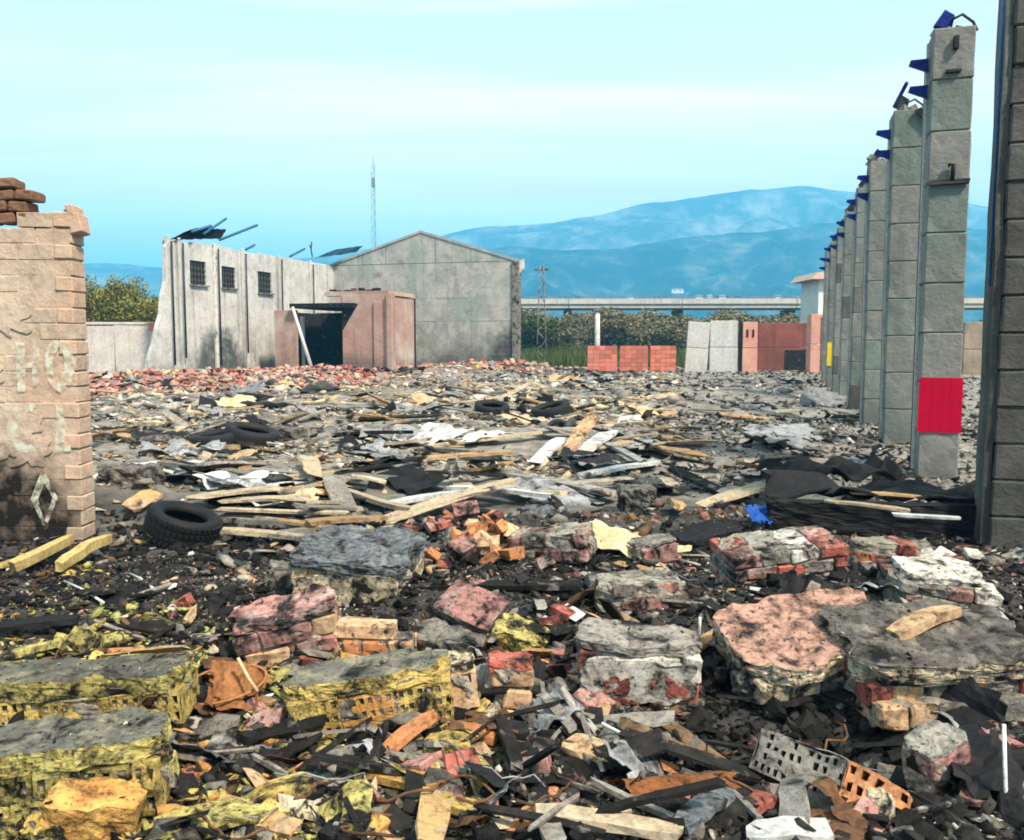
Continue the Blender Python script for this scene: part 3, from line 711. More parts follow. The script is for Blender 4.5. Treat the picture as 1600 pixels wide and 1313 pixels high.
def column(i):
    foot = CP1 + UY * (STEP * i) + UX * (BW / 2) + UY * (BD / 2)
    names = {-1: 'soot-blackened block column cut off by the picture edge', 0: 'grey block column carrying the red notice', 1: 'grey column next behind the one with the red notice'}
    ordw = {2: 'third', 3: 'fourth', 4: 'fifth', 5: 'sixth', 6: 'seventh', 7: 'eighth'}
    lab = names.get(i) or 'roofless grey column, %s in the row counted from the red notice' % ordw[i]
    c = thing('concrete_column', lab, 'column', (foot.x, foot.y, gz1(foot.x, foot.y) - 0.03), (random.uniform(-.006, .006), random.uniform(-.006, .006), -YAW + random.uniform(-.02, .02)), 'concrete columns in a row')
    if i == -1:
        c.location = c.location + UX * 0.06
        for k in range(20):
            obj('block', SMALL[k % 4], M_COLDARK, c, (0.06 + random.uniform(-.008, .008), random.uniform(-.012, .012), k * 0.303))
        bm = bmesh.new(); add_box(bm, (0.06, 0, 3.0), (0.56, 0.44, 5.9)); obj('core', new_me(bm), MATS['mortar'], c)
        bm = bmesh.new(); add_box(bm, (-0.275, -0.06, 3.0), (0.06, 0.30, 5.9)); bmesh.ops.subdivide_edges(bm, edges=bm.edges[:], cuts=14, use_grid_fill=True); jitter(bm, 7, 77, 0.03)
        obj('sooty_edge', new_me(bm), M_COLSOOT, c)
        obj('pipe_and_fringe', tube_me([(-0.318, -0.16, 2.2), (-0.318, -0.16, 6.0)], 0.011, 6), mat('fringe_blue', (0.03, 0.16, 0.42), (0.02, 0.10, 0.3), 4, rough=.5), c)  # thin blue tube traces the lens colour fringe along the column edge
        return
    nb = 9
    for k in range(nb):
        obj('block', BLOCKS[(k + i) % 4], random.choices([M_COLUMN, M_COLGREEN, M_COLSOOT], [.62, .30 if i else .12, .08])[0], c, (random.uniform(-.004, .004), random.uniform(-.005, .005), k * 0.60))
    bm = bmesh.new(); add_box(bm, (0, 0, nb * 0.3), (BW - 0.05, BD - 0.05, nb * 0.6 - 0.02)); obj('core', new_me(bm), MATS['mortar'], c)
    for sx in (-1, 1):
        obj('edge_strip', box_me((0.03, 0.08, nb * 0.60 - 0.15), (sx * (BW / 2 + 0.008), 0.06, nb * 0.3)), M_EDGE, c)
        obj('slot', box_me((0.03, 0.14, nb * 0.60 - 0.3), (sx * (BW / 2 + 0.006), 0.185, nb * 0.3 - 0.1)), MATS['steel_dark'], c)
    H = nb * 0.6
    bm = bmesh.new()
    for k in range(5):
        add_box(bm, (random.uniform(-.18, .18), random.uniform(-.12, .12), H + random.uniform(0.0, 0.05)), (random.uniform(.1, .24), random.uniform(.1, .22), random.uniform(.06, .14)), Euler((random.random(), random.random(), random.random())), 0.02)
    obj('broken_cap', new_me(bm), M_COLUMN, c)
    for z in (H - 0.42, H - 0.75):
        obj('bracket', GUSSET, MATS['steel_blue'], c, (-BW / 2 - 0.012, random.uniform(-.12, 0.0), z + random.uniform(-.04, .04)), (0, 0, random.uniform(-.3, .3)))
    obj('bracket', prism_me([(-0.16, 0), (0.05, 0), (0.02, 0.16), (-0.10, 0.20)], -0.05, 0.05), MATS['steel_blue'] if i == 0 else MATS['steel_dark'], c, (-0.05, -0.05, H + 0.05), (0, 0.3, 0))
    obj('bent_bar', tube_me([(-0.02, -0.1, H - 0.02), (0.0, -0.12, H + 0.14), (0.10, -0.14, H + 0.18), (0.22, -0.14, H + 0.08), (0.27, -0.12, H - 0.02)], 0.017, 6), MATS['steel_dark'], c)
    obj('bent_bar', tube_me([(-0.14, 0.0, H), (-0.10, -0.05, H + 0.12), (0.02, -0.08, H + 0.20)], 0.02, 6), MATS['steel_dark'], c)
    if i == 0:
        obj('corbel', box_me((0.17, 0.05, 0.035), (0.0, -BD / 2 - 0.026, H - 0.52), bevel=0.004), MATS['steel_dark'], c)
        obj('corbel', box_me((0.06, 0.07, 0.15), (0.015, -BD / 2 - 0.036, H - 0.20), bevel=0.006), MATS['steel_dark'], c)
        zz = 6 * 0.60 - 0.01
        hk = obj('hook_plate', box_me((0.44, 0.05, 0.05), (0, -BD / 2 - 0.03, zz), 0.008), MATS['steel_dark'], c)
        obj('hook', tube_me([(0.03, -BD / 2 - 0.04, zz + 0.02), (0.04, -BD / 2 - 0.05, zz + 0.20), (-0.02, -BD / 2 - 0.05, zz + 0.19)], 0.028, 6), MATS['steel_dark'], hk)
    if i == 1:
        obj('strut', tube_me([(-0.2, -0.1, H + 0.10), (-0.15, -1.3, H + 0.14)], 0.03, 5), MATS['steel_blue'], c)
        obj('bracket', prism_me([(0, 0), (0.22, -0.25), (0.10, 0.05)], -0.03, 0.03), MATS['steel_dark'], c, (0.08, -BD / 2 - 0.04, H - 0.05))
for i in range(-1, 8): column(i)
random.seed(21)
# notices fixed to the columns
def on_column(i, z, x=0.0, out=0.012):
    foot = CP1 + UY * (STEP * i) + UX * (BW / 2 + x) - UY * out
    return (foot.x, foot.y, z)
zt, zb = zpix(590, 11.0), zpix(675, 11.0)
nm = quad_sheet([(-0.245, 0, 0), (0.245, 0, 0), (0.245, 0, zt - zb), (-0.245, 0, zt - zb)], 0.003, 12, 12, 0.003, 4)
obj('red_notice', nm, MATS['paper_red'], None, on_column(0, zb, -0.005), (0, 0, -YAW), label='plain red notice sheet stuck low on a grey column', cat='notice')
Yc = (CP1 + UY * (STEP * 6)).y
obj('yellow_sign', box_me((0.26, 0.02, 0.86), (0, 0, 0.43), 0.01), MATS['paper_yellow'], None, on_column(6, zpix(572, Yc), -0.10, 0.014), (0, 0, -YAW), label='small yellow upright sign on a far column of the row', cat='sign')

# ------------------------------------------------------------------ ruined brick wall on the left
LWY = 7.65
xw = xpix(140, LWY, 600)
xw -= 0.045
wall = thing('ruined_wall', 'ruined limewashed brick wall with faded graffiti and jagged top', 'wall', (xw, LWY, 0), (0, 0, 0.03))
CH, BL = 0.132, 0.30
BRICKS = []
for s in range(5):
    random.seed(70 + s)
    bm = bmesh.new(); add_box(bm, (0, 0, 0), (BL - 0.012, 0.24, CH - 0.011), None, 0.004, 0.004); BRICKS.append(new_me(bm, 'brick'))
HALF = []
for s in range(3):
    random.seed(90 + s)
    bm = bmesh.new(); add_box(bm, (0, 0, 0), (BL / 2 - 0.012, 0.26, CH - 0.011), None, 0.006, 0.010); HALF.append(new_me(bm, 'brick'))
random.seed(5)
ztop = zpix(345, LWY)
ncourse = int(ztop / CH) + 1
for k in range(-1, ncourse):
    off = 0 if k % 2 else BL / 2
    x = -BL / 2 if off else 0.0
    if off: obj('brick', HALF[k % 3], M_ENDBRICK, wall, (-BL / 4 + random.uniform(-.006, .006), 0.0, (k + 0.5) * CH))
    q = 0
    while x > -3.4:
        if k >= ncourse - 1 and random.random() < 0.35: x -= BL; q += 1; continue
        obj('brick', BRICKS[(k * 3 + q) % 5], M_ENDBRICK if (q == 0 and not off and random.random() < .6) else M_CREAMBRICK, wall, (x - BL / 2, random.uniform(-.006, .006), (k + 0.5) * CH), (0, random.uniform(-.008, .008), 0))
        x -= BL; q += 1
obj('mortar_bed', box_me((3.35, 0.237, ncourse * CH - 0.15 + 0.2), (-1.70, 0.0, (ncourse * CH - 0.15) / 2 - 0.1)), M_CREAMBRICK, wall)
# jagged brick ends on the wall head, by pixel columns of the silhouette
for (px, py) in [(122, 322), (112, 327), (100, 331), (88, 336), (76, 341), (126, 336)]:
    w_ = random.uniform(0.045, 0.08)
    z1 = zpix(py, LWY); x_ = xpix(px, LWY, py) - xw
    bm = bmesh.new(); add_box(bm, (0, 0, 0), (w_, 0.2, max(0.08, z1 - (ncourse - 1) * CH + 0.05)), None, 0.02, 0.008)
    obj('broken_brick', new_me(bm), M_ENDBRICK, wall, (x_, random.uniform(-.03, .03), (z1 + (ncourse - 1) * CH - 0.05) / 2), (0, random.uniform(-.15, .15), 0))
def rough_brick(L, W, H, seed):
    bm = bmesh.new(); add_box(bm, (0, 0, 0), (L, W, H), None, 0, 0.012)
    bmesh.ops.subdivide_edges(bm, edges=bm.edges[:], cuts=2, use_grid_fill=True)
    jitter(bm, 14, seed, 0.009)
    return new_me(bm, 'brick')
# smoked lump of brickwork left standing on top
zt0 = ncourse * CH - 0.10
xs0 = xpix(68, LWY, 300) - xw
for r_ in range(4):
    for q in range(5):
        xx = xs0 - 0.10 - q * 0.17 - (r_ % 2) * 0.06 - max(0, r_ - 2) * 0.10
        obj('brick', rough_brick(0.15, 0.22, 0.085, r_ * 7 + q), M_DARKBRICK, wall, (xx, random.uniform(-.02, .02), zt0 + 0.05 + r_ * 0.093), (random.uniform(-.05, .05), random.uniform(-.08, .08), random.uniform(-.1, .1)))
# faded painted letters
gm = bpy.data.materials.new('worn_white_paint'); gm.use_nodes = True
_n, _l = gm.node_tree.nodes, gm.node_tree.links
_b = _n['Principled BSDF']; _b.inputs['Base Color'].default_value = (0.68, 0.70, 0.56, 1); _b.inputs['Roughness'].default_value = 0.8
_g = _n.new('ShaderNodeNewGeometry'); _t = _n.new('ShaderNodeTexNoise'); _t.inputs['Scale'].default_value = 14; _t.inputs['Detail'].default_value = 5; _l.new(_g.outputs['Position'], _t.inputs['Vector'])
_r = _n.new('ShaderNodeMapRange'); _r.inputs['From Min'].default_value = 0.38; _r.inputs['From Max'].default_value = 0.62; _r.inputs['To Min'].default_value = 0.0; _r.inputs['To Max'].default_value = 0.75; _l.new(_t.outputs['Fac'], _r.inputs['Value']); _l.new(_r.outputs[0], _b.inputs['Alpha'])
def stroke(pts_px, w):
    yoff = -0.137
    P3 = [Vector((xpix(a, LWY + yoff, b_) - xw, yoff, zpix(b_, LWY + yoff))) for a, b_ in pts_px]
    bm = bmesh.new(); prev = None
    for i, p in enumerate(P3):
        a = P3[max(i - 1, 0)]; b_ = P3[min(i + 1, len(P3) - 1)]
        t = (b_ - a).normalized(); nn = Vector((-t.z, 0, t.x))
        ww = w * 1.35 * random.uniform(0.7, 1.25) / 2
        cur = (bm.verts.new(p + nn * ww), bm.verts.new(p - nn * ww))
        if prev: bm.faces.new((prev[0], prev[1], cur[1], cur[0]))
        prev = cur
    return new_me(bm, 'stroke')
def arc(cx, cy, rx, ry, a0, a1, k=14): return [(cx + rx * math.cos(R(a0 + (a1 - a0) * i / k)), cy + ry * math.sin(R(a0 + (a1 - a0) * i / k))) for i in range(k + 1)]
for pts, w in [([(32, 535), (33, 570), (34, 612)], .05), ([(56, 532), (56, 570), (55, 610)], .05), ([(33, 572), (56, 570)], .04),
               (arc(92, 570, 16, 34, -90, 270, 20), .055), (arc(42, 668, 22, 34, -60, -300, 14), .055), ([(92, 630), (95, 665), (92, 702)], .05), ([(78, 705), (95, 702), (110, 700)], .04),
               ([(68, 742), (54, 780), (70, 822), (86, 778), (68, 742)], .04)]:
    obj('graffiti_stroke', stroke(pts, w), gm, wall)

# ------------------------------------------------------------------ right background: clay block stacks, panels, piers, white house
Yp = 48.5
for k, (a, b_) in enumerate([(918, 964), (969, 1013), (1018, 1058)]):
    x0, x1 = xpix(a, Yp), xpix(b_, Yp); w = x1 - x0; h = zpix(541, Yp)
    t = thing('block_stack', ['stack of red clay blocks nearest the green field', 'middle stack of red clay blocks of three', 'stack of red clay blocks beside the light grey panels'][k], 'block stack', ((x0 + x1) / 2, Yp + 0.2 * k, -0.05), (0, 0, -0.12), 'stacks of red clay blocks')
    obj('pallet', box_me((w * 0.96, 1.1, 0.10), (0, 0.6, 0.10)), MATS['wood_grey'], t)
    nl, nc = 6, 5
    obj('core', box_me((w - 0.03, 1.16, h - 0.14), (0, 0.6, 0.14 + (h - 0.12) / 2)), M_REDBLOCK, t)
    bm0 = box_me((w / nc - 0.008, 1.2, (h - 0.15) / nl - 0.006), bevel=0.006)
    for zi in range(nl):
        for xi in range(nc):
            obj('block', bm0, M_REDBLOCK, t, (-w / 2 + (xi + 0.5) * w / nc, 0.6 + random.uniform(-.004, .004), 0.16 + (zi + 0.5) * (h - 0.1) / nl))
Yq = 50.0
def far_box(name, a, b_, py, Y, depth, m, label, cat, lean=0.0, parts=True):
    x0, x1 = xpix(a, Y), xpix(b_, Y); h = zpix(py, Y)
    t = thing(name, label, cat, ((x0 + x1) / 2, Y, -0.1), (0, lean, -0.1))
    obj('panel', box_me((x1 - x0, depth, h / 2 - 0.03), (0, depth / 2, h * 0.25), bevel=0.02), m, t)
    obj('panel', box_me((x1 - x0 - 0.02, depth, h / 2 - 0.03), (0, depth / 2 + 0.01, h * 0.75), bevel=0.02), m, t)
    return t, x1 - x0, h
t, w, h = far_box('standing_slab', 1070, 1104, 500, Yq, 0.3, M_GREYPANEL, 'light grey standing panel with slanting edge beside the red blocks', 'panel', 0.06)
t, w, h = far_box('standing_slab', 1109, 1152, 498, Yq, 0.3, M_GREYPANEL, 'wider light grey standing panel touching the pink pier', 'panel')
obj('post', box_me((0.16, 0.2, h), (w / 2 + 0.14, 0.1, h / 2)), MATS['steel_dark'], t)
t, w, h = far_box('brick_pier', 1160, 1183, 500, Yq - 0.3, 0.8, M_PINKPIER, 'pink brick pier with two dark slots', 'pier')
for sx in (-0.16, 0.16): obj('slot', box_me((0.10, 0.05, 0.42), (sx, -0.003, h * 0.78)), MATS['char'], t)
t, w, h = far_box('red_wall', 1184, 1264, 502, Yq + 3, 0.25, M_REDWALL, 'dark red fire-stained wall between the two pink piers', 'wall')
obj('dark_patch', box_me((1.3, 0.06, 1.2), (0.75, -0.02, 0.7)), MATS['char'], t)  # black box set on the wall face
t, w, h = far_box('brick_pier', 1266, 1302, 488, Yq - 0.6, 1.0, M_PINKPIER, 'tall pinkish red pier at the far end of the columns', 'pier')
obj('red_face', box_me((0.42, 0.02, h - 0.3), (0.12, -0.014, h / 2)), M_REDWALL, t)
Yh = 66
hx0, hx1 = xpix(1276, Yh), xpix(1330, Yh)
house = thing('white_house', 'small white house with overhanging tiled roof behind the columns', 'house', ((hx0 + hx1) / 2, Yh, 0))
hh = zpix(437, Yh)
obj('wall', box_me((hx1 - hx0, 4.0, hh), (0, 2.0, hh / 2)), M_HOUSE, house)
obj('roof', prism_me([(-(hx1 - hx0) / 2 - 0.7, hh), ((hx1 - hx0) / 2 + 0.7, hh), ((hx1 - hx0) / 2 + 0.2, hh + 0.5), (-(hx1 - hx0) / 2 - 0.3, hh + 0.5)], -0.6, 4.6), mat('pale_roof', (0.58, 0.42, 0.35), (0.5, 0.34, 0.28), 4), house)
wd = obj('window', box_me((0.7, 0.05, 0.9), (0.35, -0.03, hh - 1.4)), M_DARK, house); obj('sill', box_me((0.85, 0.14, 0.07), (0.35, -0.06, hh - 1.9)), M_EDGE, wd)
# lean-to ruins seen through the gap between the last two columns
t, w, h = far_box('rubble_wall', 1506, 1548, 500, 46, 0.3, panel_wall_mat('brown_ruin', (0.36, 0.28, 0.20), (0.24, 0.20, 0.15), 0.2, 1.0, 0.25), 'low brown ruined wall seen through the gap beside the notice column', 'wall')

# ------------------------------------------------------------------ overpass behind, poles, mast
YO = 112.0
ov = thing('overpass', 'long pale concrete overpass crossing behind the scrub', 'bridge', (0, YO, 0), (0, 0, -0.03))
zT, zB = zpix(470, YO), zpix(484, YO)
SEG = 14.0
for k in range(-4, 10):
    obj('deck', box_me((SEG - 0.06, 8, zT - zB - 0.5), (k * SEG, 4, (zT + zB) / 2 - 0.1), bevel=0.05), M_OVERPASS, ov)
    obj('parapet', box_me((SEG - 0.1, 0.3, 0.62), (k * SEG, -0.05, zT - 0.1)), M_OVERPASS, ov)
    obj('pier', box_me((0.9, 4, zB + 0.4), (k * SEG + 7, 4, zB / 2 - 0.2)), MATS['concrete'], ov)
    obj('guard_rail', box_me((SEG, 0.08, 0.12), (k * SEG, 0.2, zT + 0.45)), MATS['sheet_grey'], ov)
for (px, yt, yb, Y, r, lab) in [(846, 414, 580, 56, 0.09, 'tall thin lattice pole standing right of the gable'), (933, 486, 545, 60, 0.20, 'short pale post behind the first stack of red blocks')]:
    t = thing('utility_pole' if yt < 450 else 'concrete_post', lab, 'pole', (xpix(px, Y), Y, 0))
    zt_ = zpix(yt, Y)
    if yt < 450:
        for sx, sy in ((-1, -1), (1, -1), (1, 1), (-1, 1)):
            obj('leg', tube_me([(sx * 0.34, sy * 0.34, -0.2), (sx * 0.10, sy * 0.10, zt_)], 0.035, 5), MATS['concrete'], t)
        for q in range(11):
            z0 = zt_ * q / 11; z1 = zt_ * (q + 1) / 11
            s0 = 0.34 - 0.24 * q / 11; s1 = 0.34 - 0.24 * (q + 1) / 11; s = 1 if q % 2 else -1
            bm = bmesh.new()
            for yy in (-1, 1): add_tube(bm, [(s * s0, yy * s0, z0), (-s * s1, yy * s1, z1)], 0.02, 4)
            obj('brace', new_me(bm), MATS['concrete'], t)
        obj('cross_arm', box_me((0.9, 0.1, 0.1), (0, 0, zt_ - 0.3)), MATS['concrete'], t)
    else:
        obj('shaft', tube_me([(0, 0, -0.2), (0, 0, zt_)], [r, r * 0.8], 8), M_EDGE, t)
        obj('cap', box_me((0.5, 0.5, 0.14), (0, 0, zt_ + 0.072)), MATS['concrete'], t)
YM = 320.0
ms = thing('radio_mast', 'tall slender lattice mast rising behind the warehouse', 'mast', (xpix(587, YM), YM, 0))
zm = zpix(258, YM)
mm = mat('mast_grey', (0.20, 0.24, 0.28), (0.16, 0.2, 0.24), 1, bump=0)
for sx, sy in ((-1, -1), (1, -1), (0, 1)):
    obj('leg', tube_me([(sx * 0.9, sy * 0.9, -1), (sx * 0.55, sy * 0.55, zm)], 0.09, 5), mm, ms)
for q in range(34):
    z0, z1 = zm * q / 34, zm * (q + 1) / 34; s = 1 if q % 2 else -1; k = 0.88 - 0.33 * q / 34
    bm = bmesh.new(); add_tube(bm, [(s * k, -k, z0), (-s * k, -k, z1)], 0.045, 4); add_tube(bm, [(s * k, -k, z0), (0, k, z1)], 0.045, 4); obj('brace', new_me(bm), mm, ms)
obj('antenna', box_me((1.1, 1.1, 3.2), (0, 0, zm - 6), bevel=0.2), mm, ms)
obj('antenna', tube_me([(0, 0, zm), (0, 0, zm + 3)], 0.1, 5), mm, ms)
# white houses on the foot of the mountain slope
from mathutils.bvhtree import BVHTree
_mn = bpy.data.objects['mountain_near'].data
_bvh = BVHTree.FromPolygons([v.co.copy() for v in _mn.vertices], [tuple(p.vertices) for p in _mn.polygons])
for k, (px, py, w_) in enumerate([(1058, 458, 18), (1092, 466, 10), (1108, 465, 8), (1128, 466, 10), (985, 467, 9), (1215, 466, 8)]):
    hit = _bvh.ray_cast(Vector((0, 0, CAM_H)), ray(px, py).normalized())[0]
    if hit is None: continue
    Y = hit.y; wm = w_ * Y / FPX; zt_ = 4.0 if k else 6.5
    t = thing('far_house', ['largest white farmhouse at the foot of the mountain', 'white house first right of the largest farmhouse', 'small white house second right of the largest farmhouse', 'white house third right of the largest farmhouse', 'lone white house left of the largest farmhouse', 'lone white house farthest right before the columns'][k], 'house', (hit.x, hit.y, hit.z - 1), (0, 0, 0), 'far white houses')
    obj('wall', box_me((wm, 9, zt_), (0, 0, zt_ / 2)), M_HOUSE, t)
    obj('roof', prism_me([(-wm / 2 - 0.6, zt_), (wm / 2 + 0.6, zt_), (wm / 4, zt_ + 1.5), (-wm / 4, zt_ + 1.5)], -5, 5), M_TERRA, t)
    for sx in (-0.25, 0.25): obj('window', box_me((wm * 0.13, 0.1, 1.4), (sx * wm, -4.53, zt_ - 2)), M_DARK, t)

# ------------------------------------------------------------------ vegetation
def leaf_cloud(n, blobs, size, cols, seed):
    """n leaf-sized quads spread through a set of ellipsoid clumps; returns verts, faces, colours"""
    rng = np.random.default_rng(seed)
    w = np.array([b[3] * b[4] * b[5] for b in blobs]) ** 0.7; w /= w.sum()
    bi = rng.choice(len(blobs), n, p=w); B = np.array(blobs)[bi]
    d = rng.normal(size=(n, 3)); d /= np.linalg.norm(d, axis=1)[:, None]
    r = rng.random(n) ** 0.40
    c = B[:, :3] + d * r[:, None] * B[:, 3:6] * (0.8 + 0.35 * rng.random((n, 1)))
    c[:, 2] = np.maximum(c[:, 2], 0.03)
    u = rng.normal(size=(n, 3)); u /= np.linalg.norm(u, axis=1)[:, None]
    v = np.cross(u, rng.normal(size=(n, 3))); v /= np.linalg.norm(v, axis=1)[:, None]
    s = (size * (0.5 + rng.random(n)))[:, None]
    co = np.stack([c - u * s, c + v * s * 0.45, c + u * s, c - v * s * 0.45], 1).reshape(-1, 3)
    f = np.arange(4 * n).reshape(n, 4)
    pal = np.array(cols)[rng.integers(0, len(cols), n)] * (0.7 + 0.6 * rng.random((n, 1)))
    return co, f, np.repeat(pal, 4, axis=0)

def shrub_mesh(seed, w, h, n, size, cols, nb=9):
    rng = np.random.default_rng(seed)
    blobs = []
    for _ in range(nb):
        bx, by = rng.uniform(-.36, .36, 2) * w
        bz = h * rng.uniform(0.30, 0.80) * (1 - 0.55 * (abs(bx) / (0.5 * w)) ** 1.5)
        blobs.append((bx, by * 0.8, bz, w * rng.uniform(.13, .24), w * rng.uniform(.13, .22), h * rng.uniform(.12, .24)))
    co, f, c = leaf_cloud(n, blobs, size, cols, seed)
    return mesh_np('crown', co, f, c), blobs

def shrub(name, label, cat, loc, me, blobs, group, trunk_r=0.08, rot=0.0, scale=(1, 1, 1)):
    t = thing(name, label, cat, loc, (0, 0, rot), group); t.scale = scale
    obj('crown', me, MATS['leaf_attr'], t)
    bm = bmesh.new()
    for b in blobs[:6]:
        add_tube(bm, [(b[0] * 0.1, b[1] * 0.1, -0.1), (b[0] * 0.45, b[1] * 0.45, b[2] * 0.5), (b[0], b[1], b[2])], [trunk_r, trunk_r * 0.7, trunk_r * 0.3], 5)
    obj('trunk', new_me(bm), MATS['bark'], t)

OLIVE = [(0.21, 0.23, 0.045), (0.28, 0.28, 0.055), (0.13, 0.15, 0.035), (0.32, 0.27, 0.07)]
GREY = [(0.19, 0.18, 0.09), (0.25, 0.22, 0.12), (0.12, 0.125, 0.06), (0.32, 0.25, 0.15)]
GREEN = [(0.055, 0.085, 0.022), (0.08, 0.11, 0.03), (0.10, 0.11, 0.05)]
# olive trees behind the pale wall on the left
for k, (px, pyt, Y, wpx, lab) in enumerate([(146, 416, 62, 110, 'tallest olive green tree against the ruined brick wall edge'), (196, 434, 60, 100, 'middle olive green tree above the low pale wall'), (240, 462, 58, 80, 'lowest olive green bush beside the white warehouse')]):
    h = zpix(pyt, Y); w = wpx * Y / FPX
    me, bl = shrub_mesh(300 + k, w * 1.15, h * 1.08, 20000, 0.10, OLIVE, 22)
    shrub('olive_tree', lab, 'tree', (xpix(px, Y), Y, 0), me, bl, 'olive trees behind the pale wall', 0.14)
# scrub in front of the overpass
SV = [shrub_mesh(400 + k, 7.0, 5.0, 7500, 0.13, GREY if k != 3 else GREEN, 12) for k in range(4)]
scr0 = [(826, 84, 1.0, 3), (850, 96, 1.15, 0), (884, 92, 1.2, 1), (918, 98, 1.15, 2), (948, 90, 1.05, 0), (980, 95, 1.2, 1), (1012, 92, 1.15, 2), (1046, 96, 1.2, 0), (1080, 90, 1.1, 1), (1116, 95, 1.1, 2), (1150, 92, 1.1, 0), (1188, 88, 1.15, 1), (1222, 92, 1.2, 2), (1256, 88, 1.1, 0), (1525, 80, 1.0, 1), (1560, 80, 1.0, 3)] + [(815 + 36 * i, 103, 1.35, i % 3) for i in range(14)]
scr = scr0
for k, (px, Y, s, v) in enumerate(scr):
    shrub('scrub_bush', 'grey-green scrub bush in the thicket below the overpass', 'bush', (xpix(px, Y), Y, -0.1), SV[v][0], SV[v][1], 'scrub bushes below the overpass', 0.07, random.uniform(0, 6), (s * 1.3, s * 1.1, (zpix(484, Y) / 4.6) * random.uniform(.86, 1.06)))
# rough green grass between the yard and the scrub
def grass_patch(n, x0, x1, y0, y1, hmin, hmax, cols, seed, name, label):
    rng = np.random.default_rng(seed)
    x = rng.uniform(x0, x1, n); y = rng.uniform(y0, y1, n); h = rng.uniform(hmin, hmax, n) * (0.5 + 0.9 * vnoise(x * .5, y * .5, seed))
    a = rng.uniform(0, 6.28, n); wv = 0.03 + 0.03 * rng.random(n)
    lean = rng.normal(0, .25, (n, 2)) * h[:, None]
    z = gz(x, y)
    p = np.stack([np.stack([x - np.cos(a) * wv, y - np.sin(a) * wv, z], 1), np.stack([x + np.cos(a) * wv, y + np.sin(a) * wv, z], 1), np.stack([x + lean[:, 0], y + lean[:, 1], z + h], 1)], 1).reshape(-1, 3)
    pal = np.array(cols)[rng.integers(0, len(cols), n)] * (0.7 + 0.6 * rng.random((n, 1)))
    return obj(name, mesh_np(name, p, np.arange(3 * n).reshape(n, 3), np.repeat(pal, 3, axis=0)), MATS['leaf_attr'], label=label, cat='grass', kind='stuff')
grass_patch(26000, 0.3, 30.0, 58, 82, 0.4, 1.25, [(0.08, 0.14, 0.03), (0.11, 0.17, 0.04), (0.13, 0.14, 0.06)], 5, 'grass', 'rough green grass between the yard and the scrub')

# ------------------------------------------------------------------ shared shapes for the debris
def hull_me(seed, sx, sy, sz, n=13, name='chunk', wedge=0.0):
    rng = random.Random(seed); bm = bmesh.new()
    for _ in range(n):
        v = Vector((rng.uniform(-.5, .5), rng.uniform(-.5, .5), rng.uniform(-.5, .5)))
        m = max(abs(v.x), abs(v.y), abs(v.z)); v = v * (0.5 / m) * rng.uniform(.82, 1.0)
        v.z *= 1 - wedge * (v.x + .5)
        bm.verts.new((v.x * sx, v.y * sy, v.z * sz))
    r = bmesh.ops.convex_hull(bm, input=bm.verts[:])
    bmesh.ops.delete(bm, geom=[g for g in r['geom_interior'] if isinstance(g, bmesh.types.BMVert)], context='VERTS')
    bmesh.ops.triangulate(bm, faces=bm.faces[:])
    return new_me(bm, name)

def plank_me(seed, bend=0.05):
    """unit plank along X: split ends, slight bow"""
    rng = random.Random(seed); bm = bmesh.new(); rows = []
    ns = 7; tw = rng.uniform(-.25, .25)
    for i in range(ns):
        u = i / (ns - 1) - .5
        zb = bend * math.cos(u * math.pi) * rng.choice((1, 1, .6)) + rng.uniform(-.004, .004)
        row = []
        for (a, b_) in ((-1, -1), (1, -1), (1, 1), (-1, 1)):
            x = u + (rng.uniform(-.035, .035) if i in (0, ns - 1) else 0)
            wy = .5 * (1 + rng.uniform(-.10, .10)) * (rng.uniform(.45, 1) if i in (0, ns - 1) else 1)
            row.append(bm.verts.new((x, a * wy, b_ * .5 + zb * 8 + a * tw * u)))
        rows.append(row)
    for i in range(ns - 1):
        for k in range(4): bm.faces.new((rows[i][k], rows[i + 1][k], rows[i + 1][(k + 1) % 4], rows[i][(k + 1) % 4]))
    bm.faces.new(rows[0]); bm.faces.new(rows[-1][::-1])
    bmesh.ops.recalc_face_normals(bm, faces=bm.faces[:])
    return new_me(bm, 'plank')
PLANKS = [plank_me(s, random.choice((0.0, .03, .06, -.04))) for s in range(10)]

def crumple_me(seed, nu=12, nv=9, amp=0.16, thick=0.012):
    """unit crumpled sheet with folds and torn edges"""
    rng = random.Random(seed); bm = bmesh.new(); g = []
    f1, f2 = rng.uniform(2, 5), rng.uniform(2, 5); ph = rng.uniform(0, 6)
    for i in range(nu + 1):
        row = []
        for j in range(nv + 1):
            u, v = i / nu - .5, j / nv - .5
            z = amp * (abs(math.sin(f1 * u * 2 + v * 1.3 + ph)) - .5) * .7 + amp * 0.6 * float(fbm(u * 4 + seed, v * 4, seed, 3)) + amp * .4 * abs(u * .8 + v * .5 - .15)
            e = 1 + .12 * float(fbm(u * 5, v * 5 + seed, seed + 3, 2))
            row.append(bm.verts.new((u * e, v * e, z)))
        g.append(row)
    for i in range(nu):
        for j in range(nv):
            if (i in (0, nu - 1) or j in (0, nv - 1)) and rng.random() < .22: continue
            bm.faces.new((g[i][j], g[i + 1][j], g[i + 1][j + 1], g[i][j + 1]))
    bmesh.ops.delete(bm, geom=[v for v in bm.verts if not v.link_faces], context='VERTS')
    bmesh.ops.solidify(bm, geom=bm.faces[:], thickness=thick)
    bmesh.ops.recalc_face_normals(bm, faces=bm.faces[:])
    return new_me(bm, 'sheet')
SHEETS = [crumple_me(s, amp=random.uniform(.08, .22)) for s in range(10)]

